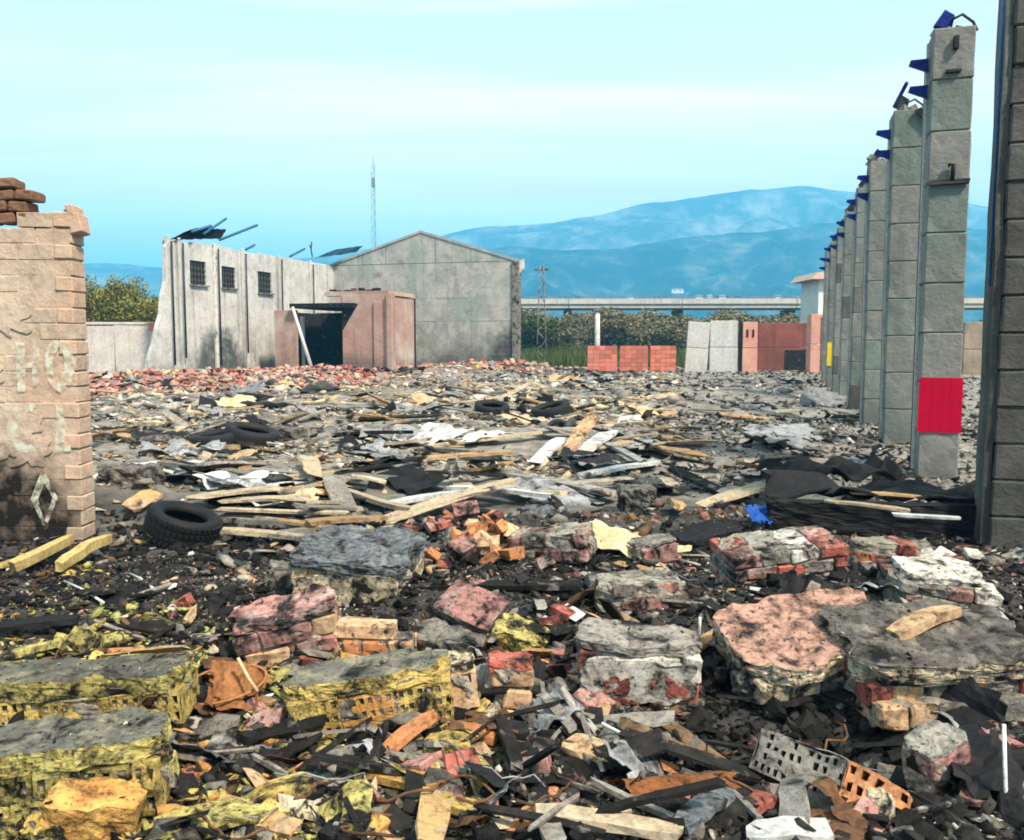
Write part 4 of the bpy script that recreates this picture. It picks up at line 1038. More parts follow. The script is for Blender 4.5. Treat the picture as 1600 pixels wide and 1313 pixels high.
def hollow_brick_me(L, W, H, nx, nz, depth, seed, jit=0.006, wall=0.48, fill=0.86):
    """clay brick with square perforations in its front (-Y) face"""
    rng = random.Random(seed); bm = bmesh.new()
    def edges(n, size):
        cell = size / n; t = cell * wall / 2; out = [-size / 2]
        for i in range(n): out += [-size / 2 + i * cell + t, -size / 2 + (i + 1) * cell - t]
        out.append(size / 2); return out
    xs, zs = edges(nx, L), edges(nz, H); y0 = -W / 2; y1 = y0 + depth
    def q(*pts): bm.faces.new([bm.verts.new(p) for p in pts])
    for i in range(len(xs) - 1):
        for k in range(len(zs) - 1):
            a, b_, c, d = xs[i], xs[i + 1], zs[k], zs[k + 1]
            if i % 2 == 1 and k % 2 == 1 and rng.random() < fill:
                q((a, y1, c), (b_, y1, c), (b_, y1, d), (a, y1, d))
                q((a, y0, c), (b_, y0, c), (b_, y1, c), (a, y1, c)); q((a, y1, d), (b_, y1, d), (b_, y0, d), (a, y0, d))
                q((a, y0, c), (a, y1, c), (a, y1, d), (a, y0, d)); q((b_, y1, c), (b_, y0, c), (b_, y0, d), (b_, y1, d))
            else: q((a, y0, c), (b_, y0, c), (b_, y0, d), (a, y0, d))
    h = [(-L / 2, L / 2), (W / 2, -W / 2), (-H / 2, H / 2)]
    l_, r_ = -L / 2, L / 2; yb = W / 2; b0, t0 = -H / 2, H / 2
    ns = 5                      # ribbed top and sides
    for i in range(ns):
        ya, yb_ = y0 + (yb - y0) * i / ns, y0 + (yb - y0) * (i + 1) / ns
        q((l_, ya, t0), (r_, ya, t0), (r_, yb_, t0), (l_, yb_, t0)); q((l_, yb_, b0), (r_, yb_, b0), (r_, ya, b0), (l_, ya, b0))
        q((l_, yb_, b0), (l_, ya, b0), (l_, ya, t0), (l_, yb_, t0)); q((r_, ya, b0), (r_, yb_, b0), (r_, yb_, t0), (r_, ya, t0))
    q((r_, yb, b0), (l_, yb, b0), (l_, yb, t0), (r_, yb, t0))
    bmesh.ops.remove_doubles(bm, verts=bm.verts[:], dist=1e-5)
    jitter(bm, 9, seed, jit)
    bmesh.ops.recalc_face_normals(bm, faces=bm.faces[:])
    return new_me(bm, 'brick')

def slab_me(L, D, H, seed, outline=0.22, rough=0.02, res=14, top_rough=None, taper=0.0, corner=2.6):
    """broken slab: jagged star-shaped outline, lumpy top, ragged edge; faces facing up take material 0, edges material 1"""
    rng = np.random.default_rng(seed); top_rough = rough if top_rough is None else top_rough
    bm = bmesh.new(); bmesh.ops.create_cube(bm, size=2.0)
    bmesh.ops.subdivide_edges(bm, edges=bm.edges[:], cuts=res, use_grid_fill=True)
    k = 24; rad = 1 - outline * rng.random(k) * np.where(rng.random(k) < .5, 1, .35)
    C = np.array([v.co[:] for v in bm.verts]); u, w, z = C[:, 0], C[:, 1], C[:, 2]
    m = np.maximum(np.maximum(abs(u), abs(w)), 1e-6); th = np.arctan2(w, u)
    f = (th / (2 * math.pi)) % 1.0 * k; i = f.astype(int) % k; fr = f - np.floor(f)
    rr = rad[i] * (1 - fr) + rad[(i + 1) % k] * fr
    c_, s_ = abs(np.cos(th)), abs(np.sin(th)); sq = (c_ ** (corner * 2) + s_ ** (corner * 2)) ** (-1 / (corner * 2))      # square-ish with clipped corners
    P = np.stack([m * sq * rr * np.cos(th) * L / 2, m * sq * rr * np.sin(th) * D / 2, z * H / 2], 1); Q = P.copy()
    edge = m > .98; tp = z > .99
    Q[:, 2] += tp * (top_rough * (n3v(P, 5, seed) + .5 * n3v(P, 17, seed + 2)) - taper * P[:, 0])
    mv = (edge | (z < -.99))[:, None]
    Q += mv * np.stack([n3v(P, 11, seed + 4), n3v(P, 11, seed + 5), n3v(P, 8, seed + 6)], 1) * rough * 1.6
    kk = 1 + (edge & (abs(z) < .99)) * .05 * n3v(P, 25, seed + 8); Q[:, 0] *= kk; Q[:, 1] *= kk
    for v, q in zip(bm.verts, Q): v.co = Vector(q)
    bm.normal_update()
    for f in bm.faces: f.material_index = 0 if f.normal.z > .55 else 1
    return new_me(bm, 'slab')

def tile_me(seed, L=1.0, W=1.0, curve=0.35, thick=0.08):
    """piece of a curved clay roof tile, unit length"""
    rng = random.Random(seed); bm = bmesh.new(); g = []
    for i in range(6):
        row = []
        for j in range(7):
            a = (j / 6 - .5) * math.pi * .9
            x = (i / 5 - .5) * L + (rng.uniform(-.07, .07) if i in (0, 5) else 0)
            row.append(bm.verts.new((x, math.sin(a) * W / 2 * (1 + .1 * i / 5), math.cos(a) * curve * W)))
        g.append(row)
    for i in range(5):
        for j in range(6): bm.faces.new((g[i][j], g[i + 1][j], g[i + 1][j + 1], g[i][j + 1]))
    bmesh.ops.solidify(bm, geom=bm.faces[:], thickness=thick * W)
    bmesh.ops.recalc_face_normals(bm, faces=bm.faces[:])
    return new_me(bm, 'tile')
TILES = [tile_me(s) for s in range(5)]
CHUNKS = [hull_me(s, 1, random.uniform(.5, .9), random.uniform(.25, .6), 14) for s in range(14)]
SHARDS = [hull_me(50 + s, 1, random.uniform(.35, .8), random.uniform(.10, .2), 12, 'shard') for s in range(10)]
BATS = []
for s in range(8):      # broken half bricks
    random.seed(500 + s); bm = bmesh.new(); add_box(bm, (0, 0, 0), (1, .62, .42), None, .05, .025)
    for v in bm.verts:
        if v.co.x > .3: v.co.x -= random.uniform(0, .3)
    BATS.append(new_me(bm, 'brick'))
random.seed(77)

# ------------------------------------------------------------------ fine rubble: tens of thousands of small fragments, one object for each mass
def base_np(me):
    co = np.array([v.co[:] for v in me.vertices]); me.calc_loop_triangles()
    tr = np.array([t.vertices[:] for t in me.loop_triangles]); return co, tr
BASES = {'chunk': [base_np(hull_me(700 + q, 1, random.uniform(.45, .9), random.uniform(.25, .6), 8)) for q in range(14)], 'shard': [base_np(hull_me(750 + q, 1, random.uniform(.3, .8), random.uniform(.07, .18), 8)) for q in range(12)], 'bat': [base_np(m) for m in BATS[:4]],
         'strip': [base_np(hull_me(90 + s, 1, .13, .06, 7)) for s in range(8)]}
def rotm(yaw, pitch, roll):
    cy, sy, cp, sp, cr, sr = np.cos(yaw), np.sin(yaw), np.cos(pitch), np.sin(pitch), np.cos(roll), np.sin(roll)
    return np.stack([np.stack([cy * cp, cy * sp * sr - sy * cr, cy * sp * cr + sy * sr], -1), np.stack([sy * cp, sy * sp * sr + cy * cr, sy * sp * cr - cy * sr], -1), np.stack([-sp, cp * sr, cp * cr], -1)], -2)
def scatter(name, label, x, y, size, kinds, pal, weights, tilt=0.35, seed=0, lift=0.25, yaw_along=None, category='rubble', patch=0.0):
    rng = np.random.default_rng(seed); n = len(x)
    pal = np.array(pal, float); w = np.array(weights, float); w /= w.sum()
    if patch:       # colours gather in patches
        q = np.clip((fbm(x * patch, y * patch, seed + 9, 3) * .9 + .5) + rng.normal(0, .22, n), 0, .999)
        cum = np.cumsum(w); ci = np.searchsorted(cum, q)
        ci = np.clip(ci, 0, len(pal) - 1)
    else: ci = rng.choice(len(pal), n, p=w)
    cols = pal[ci] * (0.65 + 0.7 * rng.random((n, 1)))
    ks = rng.integers(0, len(kinds), n)
    yaw = rng.uniform(0, 6.28, n) if yaw_along is None else rng.normal(yaw_along, .55, n)
    M = rotm(yaw, rng.normal(0, tilt, n), rng.normal(0, tilt, n)) * size[:, None, None]
    pos = np.stack([x, y, gz(x, y) + size * lift * rng.random(n)], 1)
    V, F, Cc = [], [], []; off = 0
    for ki, kd in enumerate(kinds):
        bs = BASES[kd]; bi = rng.integers(0, len(bs), n)
        for b_ in range(len(bs)):
            s = np.where((ks == ki) & (bi == b_))[0]
            if len(s) == 0: continue
            co, tr = bs[b_]
            v = np.einsum('nij,vj->nvi', M[s], co) + pos[s][:, None, :]
            f = tr[None] + (np.arange(len(s)) * len(co))[:, None, None] + off
            V.append(v.reshape(-1, 3)); F.append(f.reshape(-1, 3)); Cc.append(np.repeat(cols[s], len(co), axis=0)); off += len(s) * len(co)
    return obj(name, mesh_np(name, np.concatenate(V), np.concatenate(F), np.concatenate(Cc)), MATS['rubble_attr'], label=label, cat=category, kind='stuff')
def frustum_pts(n, y0, y1, seed, px0=-60, px1=1660, power=1.0):
    rng = np.random.default_rng(seed)
    # even over the ground inside the view
    y = np.sqrt(y0 ** 2 + (y1 ** 2 - y0 ** 2) * rng.random(n) ** power)
    px = rng.uniform(px0, px1, n); x = (px - 800) / FPX * y
    return x, y, px
P_BLACK, P_DGREY, P_GREY, P_ASH, P_WHITE = (.018, .018, .019), (.05, .049, .047), (.17, .16, .145), (.40, .37, .325), (.64, .59, .52)
P_TAN, P_PALE, P_YEL, P_LIME, P_OCHRE = (.52, .36, .19), (.60, .50, .34), (.58, .48, .13), (.48, .48, .16), (.55, .34, .10)
P_LPINK = (.62, .34, .28)
P_RED, P_ORANGE, P_PINK, P_BROWN = (.42, .12, .09), (.55, .22, .09), (.50, .23, .20), (.16, .10, .06)
# front: left yellow, centre mixed, right charcoal
x, y, px = frustum_pts(82000, 2.55, 7.0, 1)
left = 1 / (1 + np.exp((px - 620 + (y - 3.5) * 140) / 90)); low = np.clip((5.4 - y) / 1.6, 0, 1)
rr = np.random.default_rng(2).random(len(x)); sel = rr < left * low
size = 0.006 + 0.052 * np.random.default_rng(3).random(len(x)) ** 2.6
scatter('yellow_rubble', 'fine yellow plaster and brick crumbs littering the front left', x[sel], y[sel], size[sel] * 1.25, ['chunk', 'shard', 'shard'], [P_BLACK, P_DGREY, P_BROWN, P_YEL, P_LIME, P_OCHRE, P_PALE], [.20, .14, .12, .20, .17, .10, .07], seed=4, patch=2.2)
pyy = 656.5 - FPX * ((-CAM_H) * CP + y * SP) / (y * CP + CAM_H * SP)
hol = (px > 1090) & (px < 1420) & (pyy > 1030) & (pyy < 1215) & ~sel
scatter('charcoal', 'fine rubble coloured black for the shade in the hollow under the big pink slab', x[hol], y[hol], size[hol] * 1.3, ['chunk', 'shard', 'strip'], [P_BLACK, (.01, .01, .011), P_DGREY], [.5, .4, .1], seed=31, category='charcoal')  # black-only palette puts the hollow's shade into the rubble colour
sel2 = sel | hol
scatter('charred_rubble', 'fine charcoal, ash and brick crumbs covering the front of the yard', x[~sel2], y[~sel2], size[~sel2], ['chunk', 'shard', 'strip', 'shard', 'strip'], [P_BLACK, P_DGREY, P_GREY, P_ASH, P_PINK, P_BROWN, P_WHITE, P_TAN, (.26, .17, .165)], [.42, .20, .10, .08, .03, .05, .04, .03, .05], seed=5)
x, y, px = frustum_pts(9000, 2.6, 8.5, 6)
size = 0.04 + 0.09 * np.random.default_rng(7).random(len(x)) ** 2
lf = px < 560 - (y - 3.2) * 120
pyy = 656.5 - FPX * ((-CAM_H) * CP + y * SP) / (y * CP + CAM_H * SP)
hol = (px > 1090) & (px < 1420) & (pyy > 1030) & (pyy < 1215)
scatter('charcoal', 'coarse lumps coloured black for the shade in the hollow under the big pink slab', x[hol], y[hol], size[hol], ['chunk', 'shard'], [P_BLACK, (.01, .01, .011)], [.5, .5], seed=32, category='charcoal')  # coarse pieces too are blackened for the shade of the hollow
scatter('charred_rubble', 'coarse blackened rubble lumps between the fallen blocks', x[~lf & ~hol], y[~lf & ~hol], size[~lf & ~hol], ['chunk', 'shard', 'bat', 'shard', 'strip'], [P_BLACK, P_DGREY, P_GREY, P_ASH, P_PINK, P_BROWN], [.44, .28, .13, .09, .03, .03], seed=8, patch=1.1)
scatter('yellow_rubble', 'coarse yellowed rubble lumps at the front left', x[lf], y[lf], size[lf], ['chunk', 'shard', 'shard'], [P_BLACK, P_DGREY, P_BROWN, P_LIME, P_YEL, P_OCHRE], [.30, .22, .12, .14, .14, .08], seed=9, patch=1.6)
# middle of the yard: splinters, ash flakes, scraps
x, y, px = frustum_pts(42000, 6.0, 20, 10, power=0.85)
rg = np.random.default_rng(11); size = 0.02 + 0.27 * rg.random(len(x)) ** 3.6
cl = fbm(x * .45, y * .9, 41, 3); keep = rg.random(len(x)) < np.clip(.42 + 1.9 * cl, .06, 1)
rt = (px > 1080) & (y > 9.5)
k1 = keep & ~rt; k2 = rt & (rg.random(len(x)) < .95)
scatter('splinter_litter', 'splintered wood, ash and torn scraps strewn across the middle of the yard', x[k1], y[k1], size[k1] * .95, ['strip', 'shard', 'shard', 'chunk'], [P_BLACK, P_DGREY, P_GREY, P_ASH, P_WHITE, P_TAN, P_PALE, P_BROWN], [.12, .08, .15, .28, .12, .09, .13, .03], tilt=.25, seed=12, patch=.8, category='litter')
scatter('ash_litter', 'grey ash and burnt flakes covering the ground beside the columns', x[k2], y[k2], size[k2] * .72, ['strip', 'shard', 'chunk'], [P_BLACK, P_DGREY, P_GREY, P_ASH, P_WHITE], [.22, .26, .28, .20, .04], tilt=.3, seed=13, category='litter')
x, y, px = frustum_pts(22000, 19, 58, 14, 100, 1620)
rg = np.random.default_rng(15); size = 0.09 + 0.5 * rg.random(len(x)) ** 2.6
rt = px > 1060
ok = (x < 5.0 + (y - 11) * .286 + 8)
scatter('splinter_litter', 'far litter of boards, sheet scraps and ash towards the buildings', x[ok & ~rt], y[ok & ~rt], size[ok & ~rt], ['strip', 'shard', 'shard', 'chunk'], [P_BLACK, P_DGREY, P_GREY, P_ASH, P_WHITE, P_TAN, P_PALE], [.09, .08, .15, .30, .13, .11, .14], tilt=.2, seed=16, patch=.4, category='litter')
scatter('ash_litter', 'far field of pale grey ash and flakes along the column row', x[ok & rt], y[ok & rt], size[ok & rt] * .6, ['strip', 'shard', 'chunk'], [P_BLACK, P_DGREY, P_GREY, P_ASH, P_WHITE], [.14, .22, .30, .28, .06], tilt=.3, seed=17, category='litter')
# red brick rubble along the foot of the buildings on the left
rg = np.random.default_rng(18); n = 9000
px = 140 + 450 * rg.random(n) ** 1.15; y = 28 + 18 * rg.random(n) + (px - 140) * .010; x = (px - 800) / FPX * y
scatter('brick_rubble', 'long band of red brick rubble before the white warehouse', x, y, .10 + .24 * rg.random(n) ** 2, ['bat', 'shard', 'bat', 'chunk'], [P_RED, P_PINK, P_LPINK, P_PALE, P_ASH, P_DGREY], [.18, .26, .26, .12, .12, .06], tilt=.4, seed=19, lift=.4)
n = 2200; px = 600 + 260 * rg.random(n); y = 46 + 9 * rg.random(n); x = (px - 800) / FPX * y
scatter('brick_rubble', 'thin band of pinkish brick rubble at the foot of the gable', x, y, .12 + .3 * rg.random(n) ** 2, ['bat', 'chunk', 'shard'], [P_PINK, P_RED, P_PALE, P_ASH, P_YEL], [.34, .2, .2, .18, .08], tilt=.4, seed=20, lift=.8)

# ------------------------------------------------------------------ fallen masonry: lumps of brickwork, each brick a piece of its own
def brick_piece(L, W, H, seed, jit=0.008):
    rng = random.Random(seed); bm = bmesh.new()
    add_box(bm, (0, 0, 0), (L, W, H), None, 0, min(L, W, H) * .10)
    bmesh.ops.subdivide_edges(bm, edges=bm.edges[:], cuts=1, use_grid_fill=True)
    jitter(bm, 12, seed, jit)
    return new_me(bm, 'brick')

_seed = [1000]
def nseed():
    _seed[0] += 1; return _seed[0]

def masonry(name, label, cat, px, by, wpx, hpx, D, n, mats, rot=(0, 0, 0), holes=None, top=None, front=None, drop=0.0, lift=-0.02, top_t=0.035, top_over=1.03, side=None, ragged=0.25):
    p, m = at(px, by)
    L, H = wpx * m, hpx * m
    nx, ny, nz = n
    if rot[0] < 0: rot = ((.05 if holes else -rot[0] * 1.25), rot[1], rot[2])
    lift += math.sin(max(rot[0], 0)) * D * .35
    t = thing(name, label, cat, (p.x, p.y + D * 0.45, p.z + lift), rot)
    r = random.Random(nseed()); ragged = max(ragged, .4)
    for k in range(nz):
        for j in range(ny):
            sh = (k % 2) * .5 * L / nx if nx > 1 else 0
            for i in range(nx + (1 if sh else 0)):
                x0 = max(-L / 2, -L / 2 + i * L / nx - sh); x1 = min(L / 2, -L / 2 + (i + 1) * L / nx - sh)
                if i in (0, nx) and r.random() < ragged: x0 += (L / nx) * r.uniform(.1, .4) if i == 0 else 0; x1 -= (L / nx) * r.uniform(.1, .4) if i > 0 else 0
                bl = x1 - x0 - .010
                if bl < .03 or r.random() < drop: continue
                bd, bh = D / ny - .010, H / nz - .009
                s = nseed()
                if holes and j == 0:
                    me = hollow_brick_me(bl, bd, bh, max(2, int(bl / holes[0])), max(1, holes[1]), min(.09, bd * .7), s, .014)
                else: me = brick_piece(bl, bd, bh, s, .018)
                obj('brick', me, MATS[r.choice(mats)], t, ((x0 + x1) / 2, -D / 2 + (j + .5) * D / ny + r.uniform(-.006, .006), (k + .5) * H / nz), (r.gauss(0, .035), r.gauss(0, .035), r.gauss(0, .05)))
    obj('mortar', slab_me(L * 1.0, D * .98, H * .96, nseed(), .22, .022, 12, .02), (MATS['mortar'], MATS['mortar']), t, (0, 0.006, H * .48))
    if top:
        obj('plaster_coat', slab_me(L * top_over, D * top_over, top_t, nseed(), .20, .014, 22, .022), (MATS[top], MATS[side or top]), t, (0, 0, H + top_t * .45))
    if front:
        obj('plaster_skin', slab_me(L * .97, H * .92, .022, nseed(), .30, .010, 12, .008), (MATS[front], MATS[front]), t, (0, -D / 2 - .012, H * .52), (math.pi / 2, 0, 0))
    return t

def broken_slab(name, label, cat, px, by, wpx, D, H, mats, rot=(0, 0, 0), outline=.25, rough=.02, lift=0.0, top_rough=None, res=16, group=None, taper=0.0, corner=2.6):
    p, m = at(px, by)
    return obj(name, slab_me(wpx * m, D, H, nseed(), outline, rough, res, top_rough, taper, corner), [MATS[q] for q in mats], None, (p.x, p.y + D * .4, p.z + H * .45 + lift), rot, label=label, cat=cat, group=group)

def plank(p1, p2, w, th, mt, label, group=None, h=(0.02, 0.02), name='plank', cat='plank', me=None):
    a, _ = at(*p1, h[0]); b_, _ = at(*p2, h[1])
    d = b_ - a; L = d.length
    q = d.to_track_quat('X', 'Z')
    return obj(name, me or random.choice(PLANKS), MATS[mt], None, (a + b_) / 2 + Vector((0, 0, th * .5)), q.to_euler(), (L, w, th), label=label, cat=cat, group=group)

def sheet(px, py, w, d, amp, mt, rot, label, group=None, name='metal_sheet', cat='sheet', lift=0.05, me=None):
    p, _ = at(px, py)
    return obj(name, me or random.choice(SHEETS), MATS[mt], None, (p.x, p.y, p.z + lift), rot, (w, d, amp), label=label, cat=cat, group=group)

rl = random.Random(12)
for k in range(9):
    w_, h_ = rl.uniform(.25, .7), rl.uniform(.18, .5)
    obj('plaster_patch', slab_me(w_, h_, .010, nseed(), .55, .004, 16, .002), (M_CREAMBRICK, M_CREAMBRICK), wall, (rl.uniform(-1.0, -.30), -.128, rl.uniform(.75, 2.5)), (math.pi / 2, 0, 0))
# --- front left: yellowed block slabs
masonry('perforated_block', 'long yellow perforated block slab with grey top at the edge', 'block', 118, 1142, 330, 56, .26, (3, 1, 1), ['plaster_yellow', 'plaster_lime'], (-.10, -.03, .06), holes=(.040, 2), top='plaster_soot_top', side='plaster_lime', top_t=.075, lift=0.0)
masonry('masonry_slab', 'big lime-yellow rough block slab with smooth grey top, bottom corner', 'slab', 95, 1296, 300, 92, .30, (4, 2, 2), ['plaster_lime', 'plaster_lime', 'plaster_yellow'], (-.14, -.06, .10), holes=(.045, 1), top='plaster_soot_top', side='plaster_lime', top_t=.07, top_over=1.02, lift=.02)
broken_slab('plaster_lump', 'orange and yellow broken lump leaning below the lime slab', 'lump', 135, 1330, 150, .16, .20, ('plaster_ochre', 'plaster_ochre'), (.25, .15, .3), .25, .014, 0.0, None, 10)
broken_slab('plaster_lump', 'bright yellow lump at the very bottom edge beside the orange lump', 'lump', 72, 1338, 62, .12, .12, ('plaster_yellow', 'plaster_lime'), (.3, -.2, .2), .3, .02, 0.0)
masonry('perforated_block', 'yellow perforated masonry block with sooty top and broken brick end', 'block', 575, 1150, 265, 66, .26, (3, 1, 1), ['plaster_ochre', 'plaster_yellow'], (-.10, -.11, .12), holes=(.036, 3), top='plaster_soot_top', side='plaster_yellow', top_t=.075, top_over=1.0, lift=0.015)
masonry('brick_end', 'broken brown brick end against the yellow perforated block', 'brick', 712, 1118, 66, 66, .20, (1, 1, 1), ['brick_tan'], (.0, -.12, .25), holes=(.075, 2), top='plaster_cream', top_t=.025, lift=.02)
plank((452, 1118), (640, 1080), .05, .05, 'plaster_yellow', 'bright yellow ledge strip along the perforated block front', None, (.11, .15), 'ledge_strip', 'strip')
# rusty sheet in a black hoop
p, m = at(338, 1128)
t = thing('rusty_pan', 'rust-orange bent sheet inside a blackened metal hoop', 'scrap metal', (p.x, p.y + .1, p.z + .03), (0, 0, .1))
obj('bent_sheet', crumple_me(801, amp=.22), MATS['rust'], t, (.06, -.02, .09), (.75, .35, .25), (.24, .22, .3))
hp = [(.19 * math.cos(a) * 1.0, .11 * math.sin(a), .10 + .05 * math.sin(a * 1.0 + .6)) for a in [i * 2 * math.pi / 24 for i in range(25)]]
obj('hoop', tube_me(hp, .006, 6), MATS['rust'], t)
obj('pan', slab_me(.36, .24, .05, 802, .1, .012, 10, .01, 0, 1.2), (MATS['sheet_black'], MATS['sheet_black']), t, (-.02, .03, .03), (-.2, .1, 0))
obj('bent_wire', tube_me([(-.17, -.05, .02), (-.20, -.03, .10), (-.15, .0, .16), (-.10, -.02, .10), (-.13, -.05, .05)], .006, 5), MATS['wire_white'], t)
obj('bent_wire', tube_me([(.08, -.06, .24), (.13, -.08, .15), (.17, -.1, .10)], .008, 5), MATS['sheet_tan'], t)
masonry('brick_lump', 'pink ribbed hollow brick lump scorched brown below', 'brick lump', 450, 1035, 165, 70, .28, (2, 1, 2), ['brick_pink', 'brick_pink', 'brick_tan'], (-.18, -.20, .15), top='brick_pink', top_t=.03, drop=.0, lift=.0)
masonry('brick_lump', 'tan flat brick resting on crumbled orange brick', 'brick lump', 585, 1032, 125, 32, .20, (3, 1, 1), ['brick_orange', 'brick_tan'], (0, .04, -.05), drop=.1, lift=.0)
p, m = at(568, 1030); obj('flat_brick', brick_piece(94 * m, .16, .075, 77), MATS['brick_tan'], None, (p.x, p.y + .08, p.z + .135), (-.08, .03, -.04), label='clean tan brick lying flat on the crumbled brick', cat='brick')
masonry('roof_lump', 'blue-grey topped masonry lump with tan plaster front', 'brick lump', 552, 945, 180, 62, .62, (3, 2, 2), ['brick_tan', 'plaster_cream', 'mortar'], (-.12, .03, -.12), top='concrete_blue', front='plaster_cream', top_t=.06, top_over=1.14, lift=0)
broken_slab('roof_lump', 'small charcoal lump tucked against the blue-grey masonry', 'lump', 455, 930, 90, .3, .16, ('concrete_char', 'concrete_char'), (0, .1, .2), .3, .03, 0)
p, m = at(735, 992); obj('floor_tile', slab_me(105 * m, .30, .045, 881, .05, .004, 8, .003, 0, 6), [MATS['brick_pink'], MATS['concrete_char']], None, (p.x, p.y + .14, p.z + .12), (.38, .22, -.45), label='flat pink tile tilted on grey rubble', cat='tile')
broken_slab('concrete_lump', 'grey broken concrete piece under the pink tile', 'lump', 690, 1030, 110, .22, .13, ('concrete', 'concrete_char'), (.1, .1, -.4), .3, .02, 0)
broken_slab('plaster_lump', 'lime-yellow pointed lump beside the pink tile', 'lump', 815, 1022, 95, .2, .14, ('plaster_lime', 'plaster_yellow'), (.35, .25, -.35), .35, .02, 0)
masonry('brick_stump', 'upright brick stump with red top and tan foot', 'brick', 792, 1112, 74, 70, .16, (1, 1, 2), ['brick_tan', 'brick_tan'], (-.05, .05, .1), top='brick_red', top_t=.03, lift=0)
masonry('whitewashed_block', 'whitewashed brick block with red patches and grey top', 'block', 998, 1100, 190, 84, .30, (3, 1, 2), ['plaster_white', 'brick_red', 'plaster_white'], (-.06, .06, -.06), top='concrete', front='plaster_white', top_t=.045, top_over=1.05, lift=0)
for k, (qx, qy, ww, hh_, lab) in enumerate([(965, 1062, 44, 32, 0), (1055, 1062, 40, 36, 0), (965, 1090, 46, 16, 0), (1015, 1056, 22, 14, 0)]):
    wb = [o for o in COL.objects if o.get('label') == 'whitewashed brick block with red patches and grey top'][0]
    m_ = at(998, 1100)[1]
    obj('red_brick', slab_me(ww * m_, hh_ * m_, .014, nseed(), .6, .008, 9), (MATS['brick_red'], MATS['brick_red']), wb, ((qx - 998) * m_, -.15 - .019, (1098 - qy) * m_), (math.pi / 2, 0, 0))
# --- big broken slab pair on the right
masonry('broken_slab', 'large pink topped broken slab overhanging a black hollow', 'slab', 1285, 1085, 270, 40, .56, (5, 2, 1), ['concrete_char', 'brick_tan', 'concrete_char', 'plaster_cream'], (.27, -.12, .24), top='concrete_pink', side='plaster_cream', top_t=.09, top_over=1.10, lift=.03)
masonry('broken_slab', 'large grey charred slab with pale crumbly edge over broken brick', 'slab', 1480, 1112, 310, 46, .58, (6, 2, 1), ['concrete_char', 'brick_tan', 'concrete_char', 'brick_red'], (.22, -.02, .10), top='concrete_char', side='plaster_cream', top_t=.10, top_over=1.08, lift=.05)
broken_slab('scorched_lump', 'dark scorched mortar lump under the pink slab corner', 'lump', 1215, 1100, 130, .22, .10, ('concrete_char', 'concrete_char'), (.05, .05, .1), .3, .03, .03)
broken_slab('shade_sheet', 'jet black sheet standing in for shade in the hollow below the slabs', 'sheet', 1255, 1205, 250, .42, .03, ('sheet_black', 'sheet_black'), (.10, .04, -.15), .3, .02, .02)  # black sheet added to carry the hollow's shade in its colour
masonry('brick_lump', 'row of cracked bricks carrying the grey charred slab', 'brick lump', 1490, 1140, 250, 42, .30, (5, 1, 1), ['concrete_char', 'brick_tan', 'brick_red', 'concrete_char'], (0, -.02, .08), drop=.12, lift=.0)
plank((1395, 1003), (1490, 962), .10, .05, 'brick_tan', 'tan stick wedged between the pink slab and grey slab', None, (.28, .32), 'tan_stick', 'stick')
p, m = at(1300, 1262)
t = thing('hollow_brick', 'charred grey ribbed hollow brick with bright orange broken end', 'brick', (p.x, p.y, p.z + .10), (-.62, .10, -.72))
obj('charred_half', hollow_brick_me(.34, .17, .17, 11, 4, .05, 611, .018, .42, .6), MATS['concrete'], t, (-.12, 0, 0))
obj('orange_end', hollow_brick_me(.22, .165, .165, 5, 3, .09, 612, .022), MATS['brick_orange'], t, (.165, 0, -.004), (0, .05, .04))
obj('mortar', slab_me(.12, .12, .03, 613, .4, .02, 8), (MATS['plaster_cream'], MATS['mortar']), t, (.2, -.088, -.02), (math.pi / 2, 0, 0))
masonry('brick_lump', 'grey and pink brickwork lump below the black sheet', 'brick lump', 1230, 918, 190, 62, .45, (4, 2, 3), ['concrete', 'brick_pink', 'concrete', 'plaster_white', 'brick_red'], (-.08, -.10, .12), drop=.06, lift=0)
masonry('brick_lump', 'row of loose red and grey bricks right of the brickwork lump', 'brick lump', 1390, 888, 115, 34, .26, (4, 1, 2), ['brick_red', 'concrete', 'brick_orange'], (0, .05, -.1), drop=.25, lift=.02)
masonry('brick_lump', 'humped pinkish brick lump smeared with white mortar', 'brick lump', 1478, 972, 165, 60, .40, (4, 2, 3), ['brick_pink', 'brick_pink', 'concrete', 'plaster_white'], (-.1, .10, -.15), top='plaster_white', top_t=.03, top_over=.8, drop=.1, lift=0)
masonry('brick_lump', 'purplish broken bricks behind the whitewashed block', 'brick lump', 1000, 952, 150, 40, .35, (4, 2, 2), ['brick_pink', 'concrete_char', 'concrete_char'], (0, .0, .2), drop=.25, lift=0)
masonry('brick_lump', 'pale pink brick wedge beside the black tarred board', 'brick lump', 1028, 884, 70, 32, .25, (2, 1, 1), ['brick_pink'], (0, -.2, .1), top='concrete', top_t=.02, lift=0)
masonry('brick_lump', 'purple-pink jumble of bricks near the middle', 'brick lump', 868, 880, 130, 46, .30, (3, 2, 2), ['brick_pink', 'concrete_char', 'brick_pink'], (.1, -.12, -.35), drop=.2, lift=0)
masonry('brick_lump', 'upended brick shard lump at the lower right corner', 'brick lump', 1478, 1240, 90, 75, .16, (1, 1, 2), ['concrete_char', 'brick_pink'], (.1, -.25, .4), top='concrete', top_t=.02, lift=0)
p, m = at(1550, 1005); obj('white_scrap', slab_me(72 * m, .18, .04, 883, .2, .008, 9, .006), [MATS['sheet_white'], MATS['sheet_white']], None, (p.x, p.y + .1, p.z + .10), (.55, -.15, .2), label='clean white angular scrap behind the grey slab', cat='scrap')
